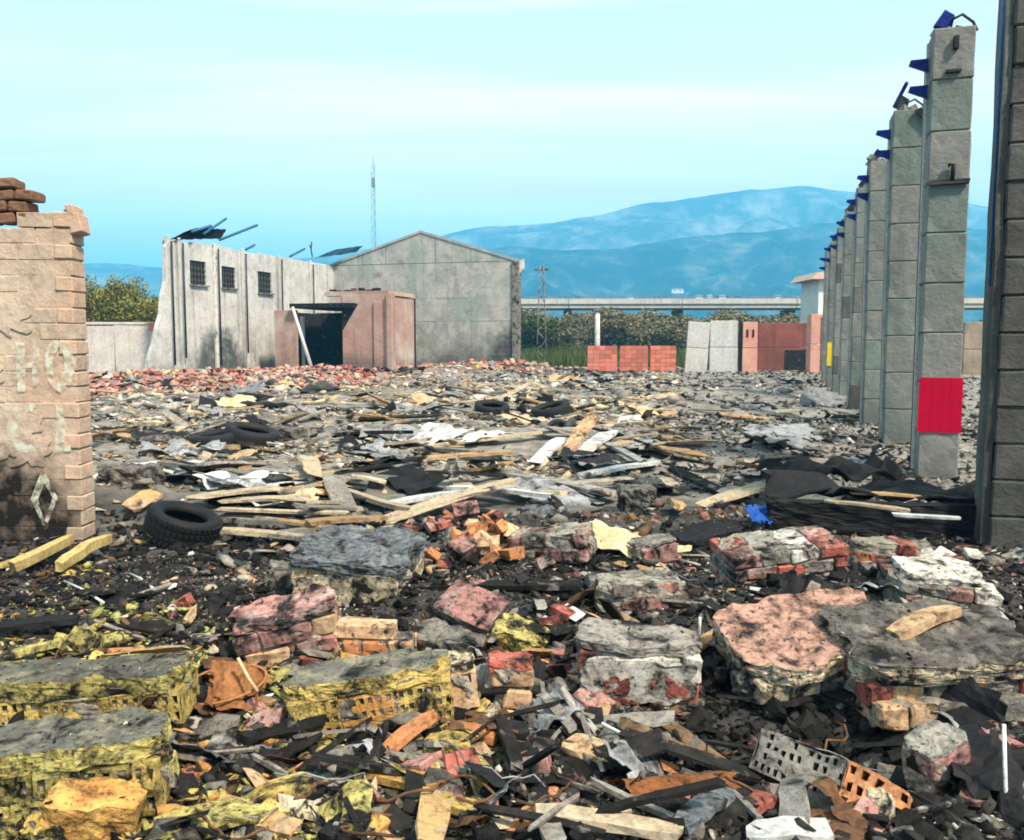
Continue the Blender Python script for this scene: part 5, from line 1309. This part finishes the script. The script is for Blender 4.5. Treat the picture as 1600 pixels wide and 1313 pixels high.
p0, m = at(1573, 1275); obj('white_rod', tube_me([p0 + Vector((0, 0, .0)), p0 + Vector((.015, .05, .14)), p0 + Vector((.03, .1, .30))], .007, 6), MATS['wire_white'], label='upright white rod at the right edge of the rubble', cat='rod')
# --- loose tiles and sticks in front
TL = [((972, 1132), (1075, 1180), .09, 'brick_tan', 'tan curved tile strip in front of the whitewashed block', (.06, .05)), ((1040, 1132), (1140, 1205), .09, 'brick_tan', 'second tan tile strip pointing at the charred hollow brick', (.07, .03)),
      ((972, 1240), (1140, 1225), .13, 'brick_orange', 'broad orange-tan tile piece below the two tile strips', (.03, .03)), ((598, 1185), (680, 1122), .075, 'brick_orange', 'orange brick stick leaning on the yellow perforated block', (.02, .10)),
      ((885, 1165), (960, 1195), .15, 'brick_tan', 'tan triangular tile shard left of the tile strips', (.04, .03)), ((840, 1275), (1060, 1310), .09, 'wood_pale', 'pale rotten board at the bottom edge', (.03, .03)),
      ((560, 1205), (690, 1232), .10, 'plaster_ochre', 'ochre flat strip in front of the perforated block', (.03, .03)), ((380, 1262), (490, 1228), .12, 'plaster_yellow', 'yellow board lying aslant near the bottom', (.03, .05)),
      ((555, 1305), (560, 1230), .10, 'plaster_lime', 'lime-yellow board pointing away from the viewer', (.02, .06)), ((662, 1172), (735, 1168), .16, 'plaster_yellow', 'squarish yellow tile right of the orange stick', (.03, .03)),
      ((640, 1255), (745, 1272), .08, 'plaster_yellow', 'dark backed yellow strip below the ochre strip', (.03, .02)), ((700, 1140), (775, 1160), .07, 'brick_orange', 'flat orange sliver behind the squarish yellow tile', (.02, .02)),
      ((250, 1300), (420, 1268), .16, 'plaster_lime', 'grey-yellow board half buried at the bottom left', (.02, .03)), ((1165, 1310), (1300, 1306), .12, 'sheet_white', 'white board poking in at the bottom edge', (.02, .02)),
      ((1060, 1300), (1140, 1245), .09, 'concrete_blue', 'dark slate strip left of the charred hollow brick', (.03, .03)), ((1170, 1160), (1225, 1185), .07, 'brick_pink', 'small pinkish brick sliver in the black hollow', (.05, .03)),
      ((0, 985), (120, 972), .12, 'sheet_black', 'dark flat strip among yellow splinters at the left edge', (.05, .05)), ((0, 1035), (90, 1010), .06, 'plaster_lime', 'pale green splinter above the yellow slab', (.05, .05)),
      ((20, 893), (112, 848), .085, 'wood_yellow', 'first of two yellowish logs before the ruined wall', (.05, .08)), ((92, 893), (172, 848), .085, 'wood_yellow', 'second of two yellowish logs before the ruined wall', (.05, .08)), ((0, 888), (42, 876), .07, 'wood_yellow', 'short yellow board end at the left edge', (.03, .03)),
      ((560, 925), (912, 918), .12, 'wood_char', 'long charred beam behind the pink tile', (.05, .05)), ((1100, 790), (1285, 733), .22, 'wood_pale', 'long pale board rising towards the columns', (.04, .22)),
      ((520, 975), (612, 985), .1, 'brick_tan', 'tan flat chip beside the pink ribbed brick', (.14, .14))]
for a, b_, w, mt, lab, hh_ in TL:
    nm_ = 'tile_piece' if ('tile' in lab or 'strip' in lab or 'sliver' in lab) else ('log' if 'log' in lab else 'board')
    if 'curved' in lab or 'second tan' in lab or 'broad orange' in lab:
        pa, _ = at(*a, hh_[0]); pb, _ = at(*b_, hh_[1]); d = pb - pa
        obj('tile_piece', TILES[len(lab) % 5], MATS[mt], None, (pa + pb) / 2, d.to_track_quat('X', 'Z').to_euler(), (d.length, w, w), label=lab, cat='tile')
    else: plank(a, b_, w, .03 if 'log' not in lab else .07, mt, lab, None, hh_, nm_, {'tile_piece': 'tile', 'log': 'log', 'board': 'board'}[nm_])
for k, (a, b_, h1, h2, lab) in enumerate([((100, 908), (162, 942), .05, .05, 'thin white rod lying near the two yellowish logs'), ((203, 896), (240, 920), .05, .05, 'short white rod on the charcoal below the tyre'), ((940, 1130), (1000, 1170), .1, .03, 'thin grey wire beside the tan tile strips'), ((1092, 1010), (1094, 965), .02, .2, 'bent pale wire standing at the whitewashed block')]):
    pa, _ = at(*a, h1); pb, _ = at(*b_, h2); obj('thin_rod', tube_me([pa, (pa + pb) / 2 + Vector((0, 0, .012)), pb], .008, 5), MATS['wire_white'], label=lab, cat='rod')

# ------------------------------------------------------------------ tyres
def tyre(px, by, diam, width, rot, label, tread=True, sc=1.0):
    p, m = at(px, by)
    t = thing('tyre', label, 'tyre', (p.x, p.y + diam * .35, p.z + width * .5 - .02), rot)
    Ro, Ri = diam / 2, diam * .29; w = width / 2
    prof = [(Ri, -w * .55), (Ri * 1.06, -w * .8), ((Ri + Ro) / 2, -w * 1.0), (Ro * .93, -w * .92), (Ro * .985, -w * .7), (Ro, -w * .35), (Ro * 1.003, 0), (Ro, w * .35), (Ro * .985, w * .7), (Ro * .93, w * .92), ((Ri + Ro) / 2, w * 1.0), (Ri * 1.06, w * .8), (Ri, w * .55), (Ri * 1.08, w * .35), (Ro * .86, w * .5), (Ro * .9, 0), (Ro * .86, -w * .5), (Ri * 1.08, -w * .35)]
    bm = bmesh.new(); N = 56; rings = []
    for i in range(N):
        a = 2 * math.pi * i / N
        sag = 1 + .03 * math.sin(a * 2 + 1) ; rings.append([bm.verts.new((r_ * sag * math.cos(a), r_ * sag * math.sin(a), z)) for r_, z in prof])
    K = len(prof)
    for i in range(N):
        for k in range(K): bm.faces.new((rings[i][k], rings[(i + 1) % N][k], rings[(i + 1) % N][(k + 1) % K], rings[i][(k + 1) % K]))
    bmesh.ops.recalc_face_normals(bm, faces=bm.faces[:])
    obj('carcass', new_me(bm, 'tyre', True), MATS['rubber'], t)
    if tread:
        bm = bmesh.new()
        for i in range(40):
            a = 2 * math.pi * i / 40
            for z in (-.62, -.2, .2, .62):
                add_box(bm, (math.cos(a) * (Ro + .003), math.sin(a) * (Ro + .003), z * w), (.016, 2 * math.pi * Ro / 40 * .72, w * .30), Euler((0.25 * (1 if z > 0 else -1), 0, a)))
        obj('tread', new_me(bm), MATS['rubber'], t)
tyre(272, 852, .60, .27, (R(9), R(17), .3), 'black tyre lying tilted beside the ruined brick wall')
tyre(768, 652, .75, .30, (R(12), R(5), 0), 'small far black tyre in the middle of the litter', False)
tyre(862, 656, .85, .32, (R(8), R(-12), 0), 'black tyre right of the small far tyre', False)
tyre(385, 700, .85, .32, (R(10), R(10), .5), 'sooty tyre among boards left of the middle', False)
tyre(330, 704, .80, .28, (R(4), R(-6), .2), 'flattened sooty tyre beside the other left tyre', False)

# ------------------------------------------------------------------ black sheeting, tar board, blue plastic
sheet(1370, 815, 2.0, .75, .9, 'sheet_black', (.04, .03, -.05), 'long burnt black sheet draped before the columns', lift=.27, me=crumple_me(901, 22, 10, .22, .02))
sheet(1290, 780, 1.5, .5, .6, 'sheet_black', (.25, -.05, .15), 'upper fold of burnt black sheet under the pale board', lift=.30, me=crumple_me(902, 18, 9, .34, .02))
broken_slab('shadow_board', 'jet black upright board standing in for the shadow below the black sheet', 'board', 1368, 838, 345, .10, .33, ('sheet_black', 'sheet_black'), (.15, .02, -.04), .12, .02, -.02, .02, 18, None, 0, 5)  # board added as the black shadow under the raised sheet
for k, (a, b_, mt, lab) in enumerate([((1290, 785), (1420, 800), 'wood_pale', 'pale strip lying on the long black sheet'), ((1330, 772), (1440, 778), 'wood_tan', 'tan strip lying behind the pale strip on the black sheet'), ((1395, 806), (1500, 812), 'sheet_white', 'white sliver on the right end of the black sheet')]):
    plank(a, b_, .09, .02, mt, lab, None, (.34, .32), 'thin_strip', 'strip')
broken_slab('tar_board', 'black tarred board with upturned end beside blue plastic', 'board', 1110, 862, 120, .35, .07, ('sheet_black', 'sheet_black'), (.1, -.18, .3), .2, .02, .08)
sheet(1185, 826, .22, .22, .5, 'plastic_blue', (.6, .1, .2), 'crumpled blue plastic scrap on the black sheet', name='plastic_scrap', cat='plastic', lift=.12)
sheet(985, 862, .85, .55, .5, 'sheet_tan', (.12, .15, -.45), 'big tan sagging board sheet before the black board', name='fibre_sheet', cat='sheet', lift=.06)
sheet(855, 815, .40, .35, .6, 'concrete_blue', (.2, .1, .2), 'bluish grey crumpled scrap behind the purple bricks', lift=.05)
# brick heap in the middle
rb = random.Random(31)
for k in range(46):
    px, py = rb.gauss(725, 46), rb.uniform(812, 892)
    p, m = at(px, py); s = rb.uniform(.09, .23); st = max(0, 1 - abs(px - 735) / 110) * .16
    mt = rb.choice(['brick_red', 'brick_orange', 'brick_pink', 'brick_tan', 'brick_red', 'brick_pink'])
    obj('brick', rb.choice(BATS), MATS[mt], None, (p.x, p.y, p.z + s * .15 + rb.random() * st), (rb.gauss(0, .4), rb.gauss(0, .4), rb.uniform(0, 6.3)), (s, s, s), label='broken red-orange brick in the heap at the middle', cat='brick', group='bricks in the middle heap')
for k in range(26):
    px, py = rb.uniform(1240, 1590), rb.uniform(850, 905)
    p, m = at(px, py); s = rb.uniform(.12, .22)
    obj('brick', rb.choice(BATS), MATS[rb.choice(['brick_red', 'brick_pink', 'concrete', 'concrete', 'plaster_white'])], None, (p.x, p.y, p.z + s * .2), (rb.gauss(0, .3), rb.gauss(0, .3), rb.uniform(0, 6.3)), (s, s, s), label='loose red or grey brick in front of the black sheet', cat='brick', group='loose bricks before the black sheet')

# ------------------------------------------------------------------ boards and sheets of the middle yard
B1 = [((330, 770), (562, 775)), ((340, 797), (545, 803)), ((295, 742), (540, 762)), ((380, 733), (565, 752)), ((335, 815), (520, 832)), ((350, 832), (490, 846)), ((400, 812), (560, 836)), ((345, 785), (480, 780)), ((430, 790), (565, 800)), ((250, 725), (420, 750)), ((480, 820), (600, 812)), ((370, 760), (520, 742)), ((420, 842), (545, 828)), ((540, 770), (640, 800))]
for k, (a, b_) in enumerate(B1):
    plank(a, b_, rb.uniform(.08, .20), rb.uniform(.02, .05), rb.choice(['wood_tan', 'wood_pale', 'wood_grey', 'wood_pale']), 'tan splintered board in the loose pile right of the tyre', 'boards right of the tyre', (rb.uniform(.02, .14), rb.uniform(.02, .14)))
for k, (a, b_) in enumerate([((320, 752), (560, 768)), ((335, 782), (560, 788)), ((350, 808), (470, 815))]):
    plank(a, b_, .25, .03, 'wood_char', ['rear', 'middle', 'front'][k] + ' blackened board under the tan boards right of the tyre', 'black boards under the tan pile', (.02, .03))
B2 = [((595, 793), (732, 772), 'sheet_white', .14, 'white metal strip lying behind the yellow dust'), ((910, 745), (1028, 725), 'sheet_white', .16, 'long white strip on the ash right of the middle'), ((640, 722), (795, 710), 'wood_tan', .18, 'tan board across the middle of the yard'), ((670, 700), (900, 672), 'wood_pale', .16, 'pale long board behind the tan board'),
      ((882, 716), (925, 655), 'brick_tan', .22, 'orange-tan board standing up in the middle heap'), ((838, 724), (876, 688), 'sheet_white', .2, 'white strip slanting beside the orange-tan board'), ((900, 716), (956, 676), 'sheet_white', .25, 'broad white strip right of the orange-tan board'), ((935, 690), (1010, 728), 'sheet_grey', .12, 'thin grey strip falling to the right of the middle heap'),
      ((800, 745), (960, 775), 'wood_grey', .2, 'grey weathered board in front of the middle heap'), ((700, 765), (860, 778), 'sheet_white', .12, 'narrow white strip before the grey ash patch'), ((575, 690), (640, 660), 'wood_pale', .15, 'short pale board left of the middle'), ((560, 655), (690, 650), 'wood_char', .4, 'charred beam lying across the far litter'), ((940, 660), (1060, 690), 'wood_tan', .3, 'tan board behind the middle heap'), ((1010, 700), (1095, 715), 'wood_tan', .3, 'tan square-ended board at the edge of the ash')]
for a, b_, mt, w, lab in B2:
    plank(a, b_, w, .04, mt, lab, None, (.05, .10 if 'standing' not in lab else .5), 'metal_strip' if 'strip' in lab else 'plank', 'strip' if 'strip' in lab else 'plank')
rp = random.Random(44)
zone_lab = {'wood_tan': ('tan board scattered over the middle of the yard', 'tan boards scattered in the yard'), 'wood_pale': ('pale board scattered over the middle of the yard', 'pale boards scattered in the yard'), 'wood_grey': ('grey weathered board scattered in the yard', 'grey boards scattered in the yard'), 'wood_char': ('charred black board scattered in the yard', 'black boards scattered in the yard')}
for k in range(165):
    py = 600 + 205 * rp.random() ** 1.25; px = rp.uniform(150, 1080) if rp.random() < .85 else rp.uniform(1080, 1400)
    if py > 700 and px < 220: continue
    ang = rp.uniform(0, 6.3); p, m = at(px, py); L = rp.uniform(.35, 1.5) * (1 + (p.y > 20) * .7)
    mt = rp.choices(['wood_tan', 'wood_pale', 'wood_grey', 'wood_char'], [.26, .36, .24, .14] if px < 1080 else [.05, .1, .6, .25])[0]
    lab, g = zone_lab[mt]
    obj('plank', rp.choice(PLANKS), MATS[mt], None, (p.x, p.y, p.z + rp.uniform(.03, .14)), (rp.gauss(0, .25), rp.gauss(0, .16), ang), (L, rp.uniform(.07, .24), rp.uniform(.015, .045)), label=lab, cat='plank', group=g)
sh_lab = {'sheet_white': ('torn white metal sheet scattered in the yard', 'white sheets scattered in the yard'), 'sheet_grey': ('crumpled grey sheet scattered in the yard', 'grey sheets scattered in the yard'), 'sheet_black': ('burnt black sheet scattered in the yard', 'black sheets scattered in the yard'), 'sheet_tan': ('tan fibre sheet scattered in the yard', 'tan sheets scattered in the yard')}
for k in range(80):
    py = 598 + 190 * rp.random() ** 1.1; px = rp.uniform(150, 1350)
    if py > 690 and px < 220: continue
    p, m = at(px, py); s = rp.uniform(.5, 1.3) * (1 + (p.y > 20) * .5)
    mt = rp.choices(['sheet_white', 'sheet_grey', 'sheet_black', 'sheet_tan'], [.2, .38, .14, .28] if px < 1080 else [.1, .8, .1, 0])[0]
    lab, g = sh_lab[mt]
    obj('metal_sheet' if mt != 'sheet_tan' else 'fibre_sheet', rp.choice(SHEETS), MATS[mt], None, (p.x, p.y, p.z + .06), (rp.gauss(0, .18), rp.gauss(0, .18), rp.uniform(0, 6.3)), (s, s * rp.uniform(.4, .9), s * rp.uniform(.4, .9)), label=lab, cat='sheet', group=g)
# dark lumps behind the ruined wall
for k, (px, py, wpx, lab) in enumerate([(175, 690, 70, 'sooty block at the ruined wall edge'), (245, 700, 90, 'sooty flattened block right of the ruined wall'), (190, 765, 95, 'grey ash-covered block behind the tyre'), (1000, 800, 60, 'charred lump before the long pale board'), (440, 690, 70, 'dark grey slab left of the middle litter')]):
    broken_slab('sooty_block', lab, 'block', px, py, wpx, .5, .22, ('concrete_char' if k > 1 else 'sheet_black', 'concrete_char'), (0, random.uniform(-.1, .1), random.uniform(-.3, .3)), .25, .03, 0)
broken_slab('cream_board', 'cream yellow board lying on the sooty block', 'board', 225, 682, 60, .4, .05, ('plaster_cream', 'plaster_cream'), (.15, .05, .1), .2, .01, .22)

# ------------------------------------------------------------------ countable chunks of the foreground
rc = random.Random(61)
kinds = [('plaster_chunk', 'chunk', 'small yellow plaster chunk among the front left litter', 'yellow chunks at the front left', ['plaster_yellow', 'plaster_lime', 'plaster_ochre'], 130, (0, 700), (960, 1313), CHUNKS, (.06, .15)),
         ('plaster_shard', 'shard', 'flat yellow plaster shard at the front left', 'yellow shards at the front left', ['plaster_yellow', 'plaster_lime', 'plaster_cream'], 110, (0, 780), (950, 1313), SHARDS, (.08, .22)),
         ('charred_chunk', 'chunk', 'charred black masonry chunk in the front rubble', 'charred chunks in the front', ['char', 'char', 'concrete_char'], 240, (250, 1600), (850, 1313), CHUNKS, (.07, .19)),
         ('grey_chunk', 'chunk', 'ash grey concrete chunk in the front rubble', 'grey chunks in the front', ['concrete', 'ash'], 80, (300, 1600), (840, 1313), CHUNKS, (.05, .13)),
         ('brick_fragment', 'brick', 'pinkish broken brick fragment in the front rubble', 'pink brick fragments in the front', ['brick_pink', 'brick_pink', 'brick_red'], 125, (250, 1600), (840, 1313), BATS, (.07, .16)),
         ('tile_shard', 'shard', 'orange or tan tile shard in the front rubble', 'tan tile shards in the front', ['brick_orange', 'brick_tan', 'brick_tan'], 90, (200, 1300), (860, 1313), SHARDS, (.08, .2)),
         ('charred_stick', 'stick', 'thin charred stick lying in the front rubble', 'charred sticks in the front', ['wood_char', 'wood_grey'], 90, (100, 1600), (850, 1313), PLANKS, (.18, .5)),
         ('pale_sliver', 'sliver', 'small pale sliver lying in the front rubble', 'pale slivers in the front', ['sheet_white', 'plaster_white', 'wood_pale'], 70, (250, 1600), (850, 1313), SHARDS, (.05, .13)),
         ('board_scrap', 'board', 'broken board scrap in the front rubble', 'board scraps in the front', ['wood_tan', 'wood_grey', 'wood_char', 'wood_char', 'wood_char'], 120, (120, 1600), (850, 1313), PLANKS[:5], (.15, .5)),
         ('sheet_scrap', 'sheet', 'crumpled burnt sheet scrap in the front rubble', 'sheet scraps in the front', ['sheet_black', 'sheet_grey', 'sheet_black', 'dark_rust'], 80, (150, 1600), (850, 1313), SHEETS, (.12, .34))]
for nm_, ct, lab, g, ms_, n_, xr, yr, meshes, sr in kinds:
    for k in range(n_):
        px = rc.uniform(*xr); py = yr[0] + (yr[1] - yr[0]) * rc.random() ** .85
        if px < 150 and py < 860: continue
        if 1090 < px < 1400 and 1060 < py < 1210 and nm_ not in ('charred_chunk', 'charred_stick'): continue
        p, m = at(px, py); s = rc.uniform(*sr) * (1.0 if rc.random() < .85 else 1.4)
        sc = (s, s, s) if nm_ not in ('charred_stick', 'board_scrap') else ((s, rc.uniform(.012, .035), rc.uniform(.01, .02)) if nm_ == 'charred_stick' else (s, rc.uniform(.04, .11), rc.uniform(.010, .022)))
        obj(nm_, rc.choice(meshes), MATS['char' if (1090 < px < 1420 and 1040 < py < 1215) else rc.choice(ms_)], None, (p.x, p.y, p.z + s * rc.uniform(.02, .16) if meshes is not PLANKS else p.z + rc.uniform(.02, .07)), (rc.gauss(0, .35), rc.gauss(0, .35) * (.4 if nm_ == 'charred_stick' else .8), rc.uniform(0, 6.3)), sc, label=lab, cat=ct, group=g)  # pieces inside the hollow turn black to paint its shade

rw = random.Random(91)
WL = ['rusty bent reinforcing bar', 'thin grey bent wire']
for k in range(46):
    px, py = rw.uniform(60, 1590), 830 + 470 * rw.random()
    if px < 160 and py < 870: continue
    p, m = at(px, py); a = rw.uniform(0, 6.3); L = rw.uniform(.2, .65); rad = rw.choice((.003, .004, .006))
    pts = []; q = Vector((0, 0, .02))
    for i in range(9):
        pts.append(q.copy()); a += rw.gauss(0, .45); q += Vector((math.cos(a), math.sin(a), rw.gauss(.12, .35))) * (L / 8); q.z = max(q.z, .01)
    kk = 0 if rad > .005 else 1
    obj('bent_bar' if kk == 0 else 'bent_wire', tube_me(pts, rad, 5), MATS['dark_rust'] if kk == 0 else MATS[rw.choice(['sheet_grey', 'steel_dark'])], None, (p.x, p.y, p.z + .02), (0, 0, 0), label=WL[kk], cat='wire', group=['bent bars in the rubble', 'bent wires in the rubble'][kk])

# ------------------------------------------------------------------ crumbs lying on top of the fallen blocks
bpy.context.view_layer.update()
_V, _F, _o = [], [], 0
for o in list(COL.objects):
    r_ = o
    while r_.parent: r_ = r_.parent
    if o.type == 'MESH' and r_.name.split('.')[0] in ('perforated_block', 'masonry_slab', 'brick_lump', 'roof_lump', 'whitewashed_block', 'broken_slab', 'plaster_lump', 'concrete_lump', 'tar_board', 'sooty_block', 'floor_tile', 'brick_stump', 'brick_end', 'scorched_lump'):
        mw = o.matrix_world
        _V += [mw @ v.co for v in o.data.vertices]; _F += [tuple(i + _o for i in p.vertices) for p in o.data.polygons]; _o = len(_V)
_hb = BVHTree.FromPolygons(_V, _F)
rq = np.random.default_rng(88)
qx, qy, _ = frustum_pts(16000, 2.6, 7.5, 89)
hits = []
for a, b_ in zip(qx, qy):
    h_ = _hb.ray_cast(Vector((a, b_, 3.0)), Vector((0, 0, -1)))[0]
    if h_ is not None: hits.append((a, b_, h_.z))
hits = np.array(hits); keep = rq.random(len(hits)) < np.clip(.35 + 1.3 * fbm(hits[:, 0] * 5, hits[:, 1] * 5, 12, 2), 0.03, 1)
hits = hits[keep]
_gz_keep = gz
def gz(x, y, _h=hits): return _h[:, 2] if len(np.atleast_1d(x)) == len(_h) else _gz_keep(x, y)
lf = hits[:, 0] < -0.15 - (hits[:, 1] - 3.4) * .35
pal_l = [P_YEL, P_LIME, P_PALE, P_DGREY, P_BLACK, P_ASH]
scatter('block_crumbs', 'grit and crumbs lying on top of the fallen blocks', hits[:, 0], hits[:, 1], .006 + .030 * rq.random(len(hits)) ** 2.5, ['chunk', 'shard', 'shard'], [P_BLACK, P_DGREY, P_GREY, P_ASH, P_PALE, P_PINK], [.25, .25, .2, .15, .1, .05], seed=90)
gz = _gz_keep

# ------------------------------------------------------------------ labels that tell alike pieces apart: by the landmark they lie nearest to
LAND = [(118, 1100, 'perforated slab at the edge'), (95, 1220, 'lime-yellow bottom slab'), (335, 1080, 'rusty sheet'), (585, 1095, 'yellow perforated block'), (450, 985, 'pink ribbed brick'), (570, 985, 'clean tan brick'), (550, 900, 'blue-grey masonry lump'), (735, 960, 'flat pink tile'), (815, 990, 'lime-yellow pointed lump'), (792, 1070, 'upright brick stump'), (1000, 1040, 'whitewashed block'), (1270, 1020, 'pink topped slab'), (1460, 1040, 'grey charred slab'), (1300, 1240, 'charred hollow brick'), (1230, 880, 'grey-pink brickwork lump'), (1478, 930, 'humped pink brick lump'), (1550, 975, 'white angular scrap'), (1060, 1170, 'tan tile strips'), (1055, 1235, 'orange-tan tile'), (945, 1290, 'pale rotten board'), (640, 1155, 'orange brick stick'), (430, 1245, 'yellow slanting board'), (560, 1265, 'lime-yellow board'), (95, 870, 'two yellowish logs'), (275, 805, 'tilted tyre'), (725, 850, 'middle brick heap'), (1360, 800, 'long black sheet'), (1185, 808, 'blue plastic'), (985, 840, 'tan sagging sheet'), (1190, 760, 'long pale rising board'), (900, 690, 'upright orange-tan board'), (768, 637, 'small far tyre'), (862, 643, 'larger far tyre'), (385, 680, 'sooty left tyre'), (450, 780, 'tan board pile'), (720, 716, 'long tan board'), (965, 735, 'long white strip'), (1460, 720, 'red notice column'), (140, 700, 'ruined wall'), (620, 655, 'charred far beam'), (600, 590, 'scorched brick room'), (350, 590, 'white warehouse wall'), (735, 585, 'grey gable'), (990, 585, 'red block stacks'), (1110, 585, 'light grey panels'), (1330, 640, 'far columns'), (1575, 1200, 'upright white rod'), (240, 690, 'flattened sooty block')]
ORD = ['nearest', 'second nearest', 'third nearest', 'fourth nearest', 'fifth nearest', 'sixth nearest', 'seventh nearest', 'eighth nearest', 'ninth nearest', 'tenth nearest', 'eleventh nearest', 'twelfth nearest', 'thirteenth nearest', 'fourteenth nearest', 'fifteenth nearest', 'sixteenth nearest', 'seventeenth nearest', 'eighteenth nearest', 'nineteenth nearest', 'twentieth nearest', 'twenty-first nearest', 'twenty-second nearest', 'twenty-third nearest', 'twenty-fourth nearest']
DESC = {'charred chunks in the front': 'charred black masonry chunk', 'grey chunks in the front': 'ash grey concrete chunk', 'yellow chunks at the front left': 'yellow plaster chunk', 'yellow shards at the front left': 'flat yellow plaster shard', 'pink brick fragments in the front': 'pinkish broken brick fragment', 'tan tile shards in the front': 'orange or tan tile shard', 'charred sticks in the front': 'thin charred stick', 'pale slivers in the front': 'small pale sliver',
        'tan boards scattered in the yard': 'tan splintered board', 'pale boards scattered in the yard': 'pale splintered board', 'grey boards scattered in the yard': 'grey weathered board', 'black boards scattered in the yard': 'charred black board', 'white sheets scattered in the yard': 'torn white sheet', 'grey sheets scattered in the yard': 'crumpled grey sheet', 'black sheets scattered in the yard': 'burnt black sheet', 'tan sheets scattered in the yard': 'tan fibre sheet',
        'bricks in the middle heap': 'broken red-orange brick', 'loose bricks before the black sheet': 'loose red or grey brick', 'boards right of the tyre': 'tan board in the loose pile', 'board scraps in the front': 'broken board scrap', 'sheet scraps in the front': 'crumpled burnt sheet scrap', 'bent bars in the rubble': 'rusty bent bar', 'bent wires in the rubble': 'thin bent wire', 'scrub bushes below the overpass': None}
def to_px(p):
    v = p - Vector((0, 0, CAM_H)); f = v.y * CP - v.z * SP; u = v.y * SP + v.z * CP
    return 800 + FPX * v.x / f, 656.5 - FPX * u / f
buck = {}
for o in COL.objects:
    g = o.get('group')
    if o.parent is None and g in DESC and DESC[g]:
        px, py = to_px(o.matrix_world.translation)
        lx, ly, ln = min(LAND, key=lambda q: (q[0] - px) ** 2 + (2.2 * (q[1] - py)) ** 2)
        dx, dy = px - lx, (py - ly) * 2.2
        side = ('right of' if dx > 0 else 'left of') if abs(dx) > abs(dy) else ('in front of' if dy > 0 else 'behind')
        buck.setdefault((DESC[g], side, ln), []).append((dx * dx + dy * dy, o))
for (d, side, ln), lst in buck.items():
    lst.sort(key=lambda q: q[0])
    for k, (_, o) in enumerate(lst):
        o['label'] = '%s %s the %s' % (d, side, ln) + ('' if len(lst) == 1 else ', ' + ORD[min(k, 23)] + ' one')
bs = sorted([o for o in COL.objects if o.get('group') == 'scrub bushes below the overpass'], key=lambda o: to_px(o.matrix_world.translation)[0])
for k, o in enumerate(bs):
    row = 'back' if o.location.y > 100 else 'front'
    same = [q for q in bs if (q.location.y > 100) == (o.location.y > 100)]
    o['label'] = 'grey-green scrub bush below the overpass, %s in the %s row counted from the gable' % (['first', 'second', 'third', 'fourth', 'fifth', 'sixth', 'seventh', 'eighth', 'ninth', 'tenth', 'eleventh', 'twelfth', 'thirteenth', 'fourteenth', 'fifteenth', 'sixteenth'][same.index(o)], row)

# ------------------------------------------------------------------ the air: pale haze over the whole plain
def haze():
    m = bpy.data.materials.new('haze_air'); m.use_nodes = True
    n = m.node_tree.nodes; l = m.node_tree.links; n.clear()
    out = n.new('ShaderNodeOutputMaterial'); v = n.new('ShaderNodeVolumePrincipled')
    v.inputs['Color'].default_value = (0.13, 0.60, 1.0, 1); v.inputs['Density'].default_value = HAZE_D; v.inputs['Anisotropy'].default_value = 0.0
    l.new(v.outputs[0], out.inputs['Volume'])
    bm = bmesh.new(); add_box(bm, (0, 1000, 199), (10020, 8020, 402))
    obj('haze', new_me(bm), m, kind='stuff', label='pale blue haze over the plain and mountains', cat='haze')
HAZE_D = 5.8e-4
haze()
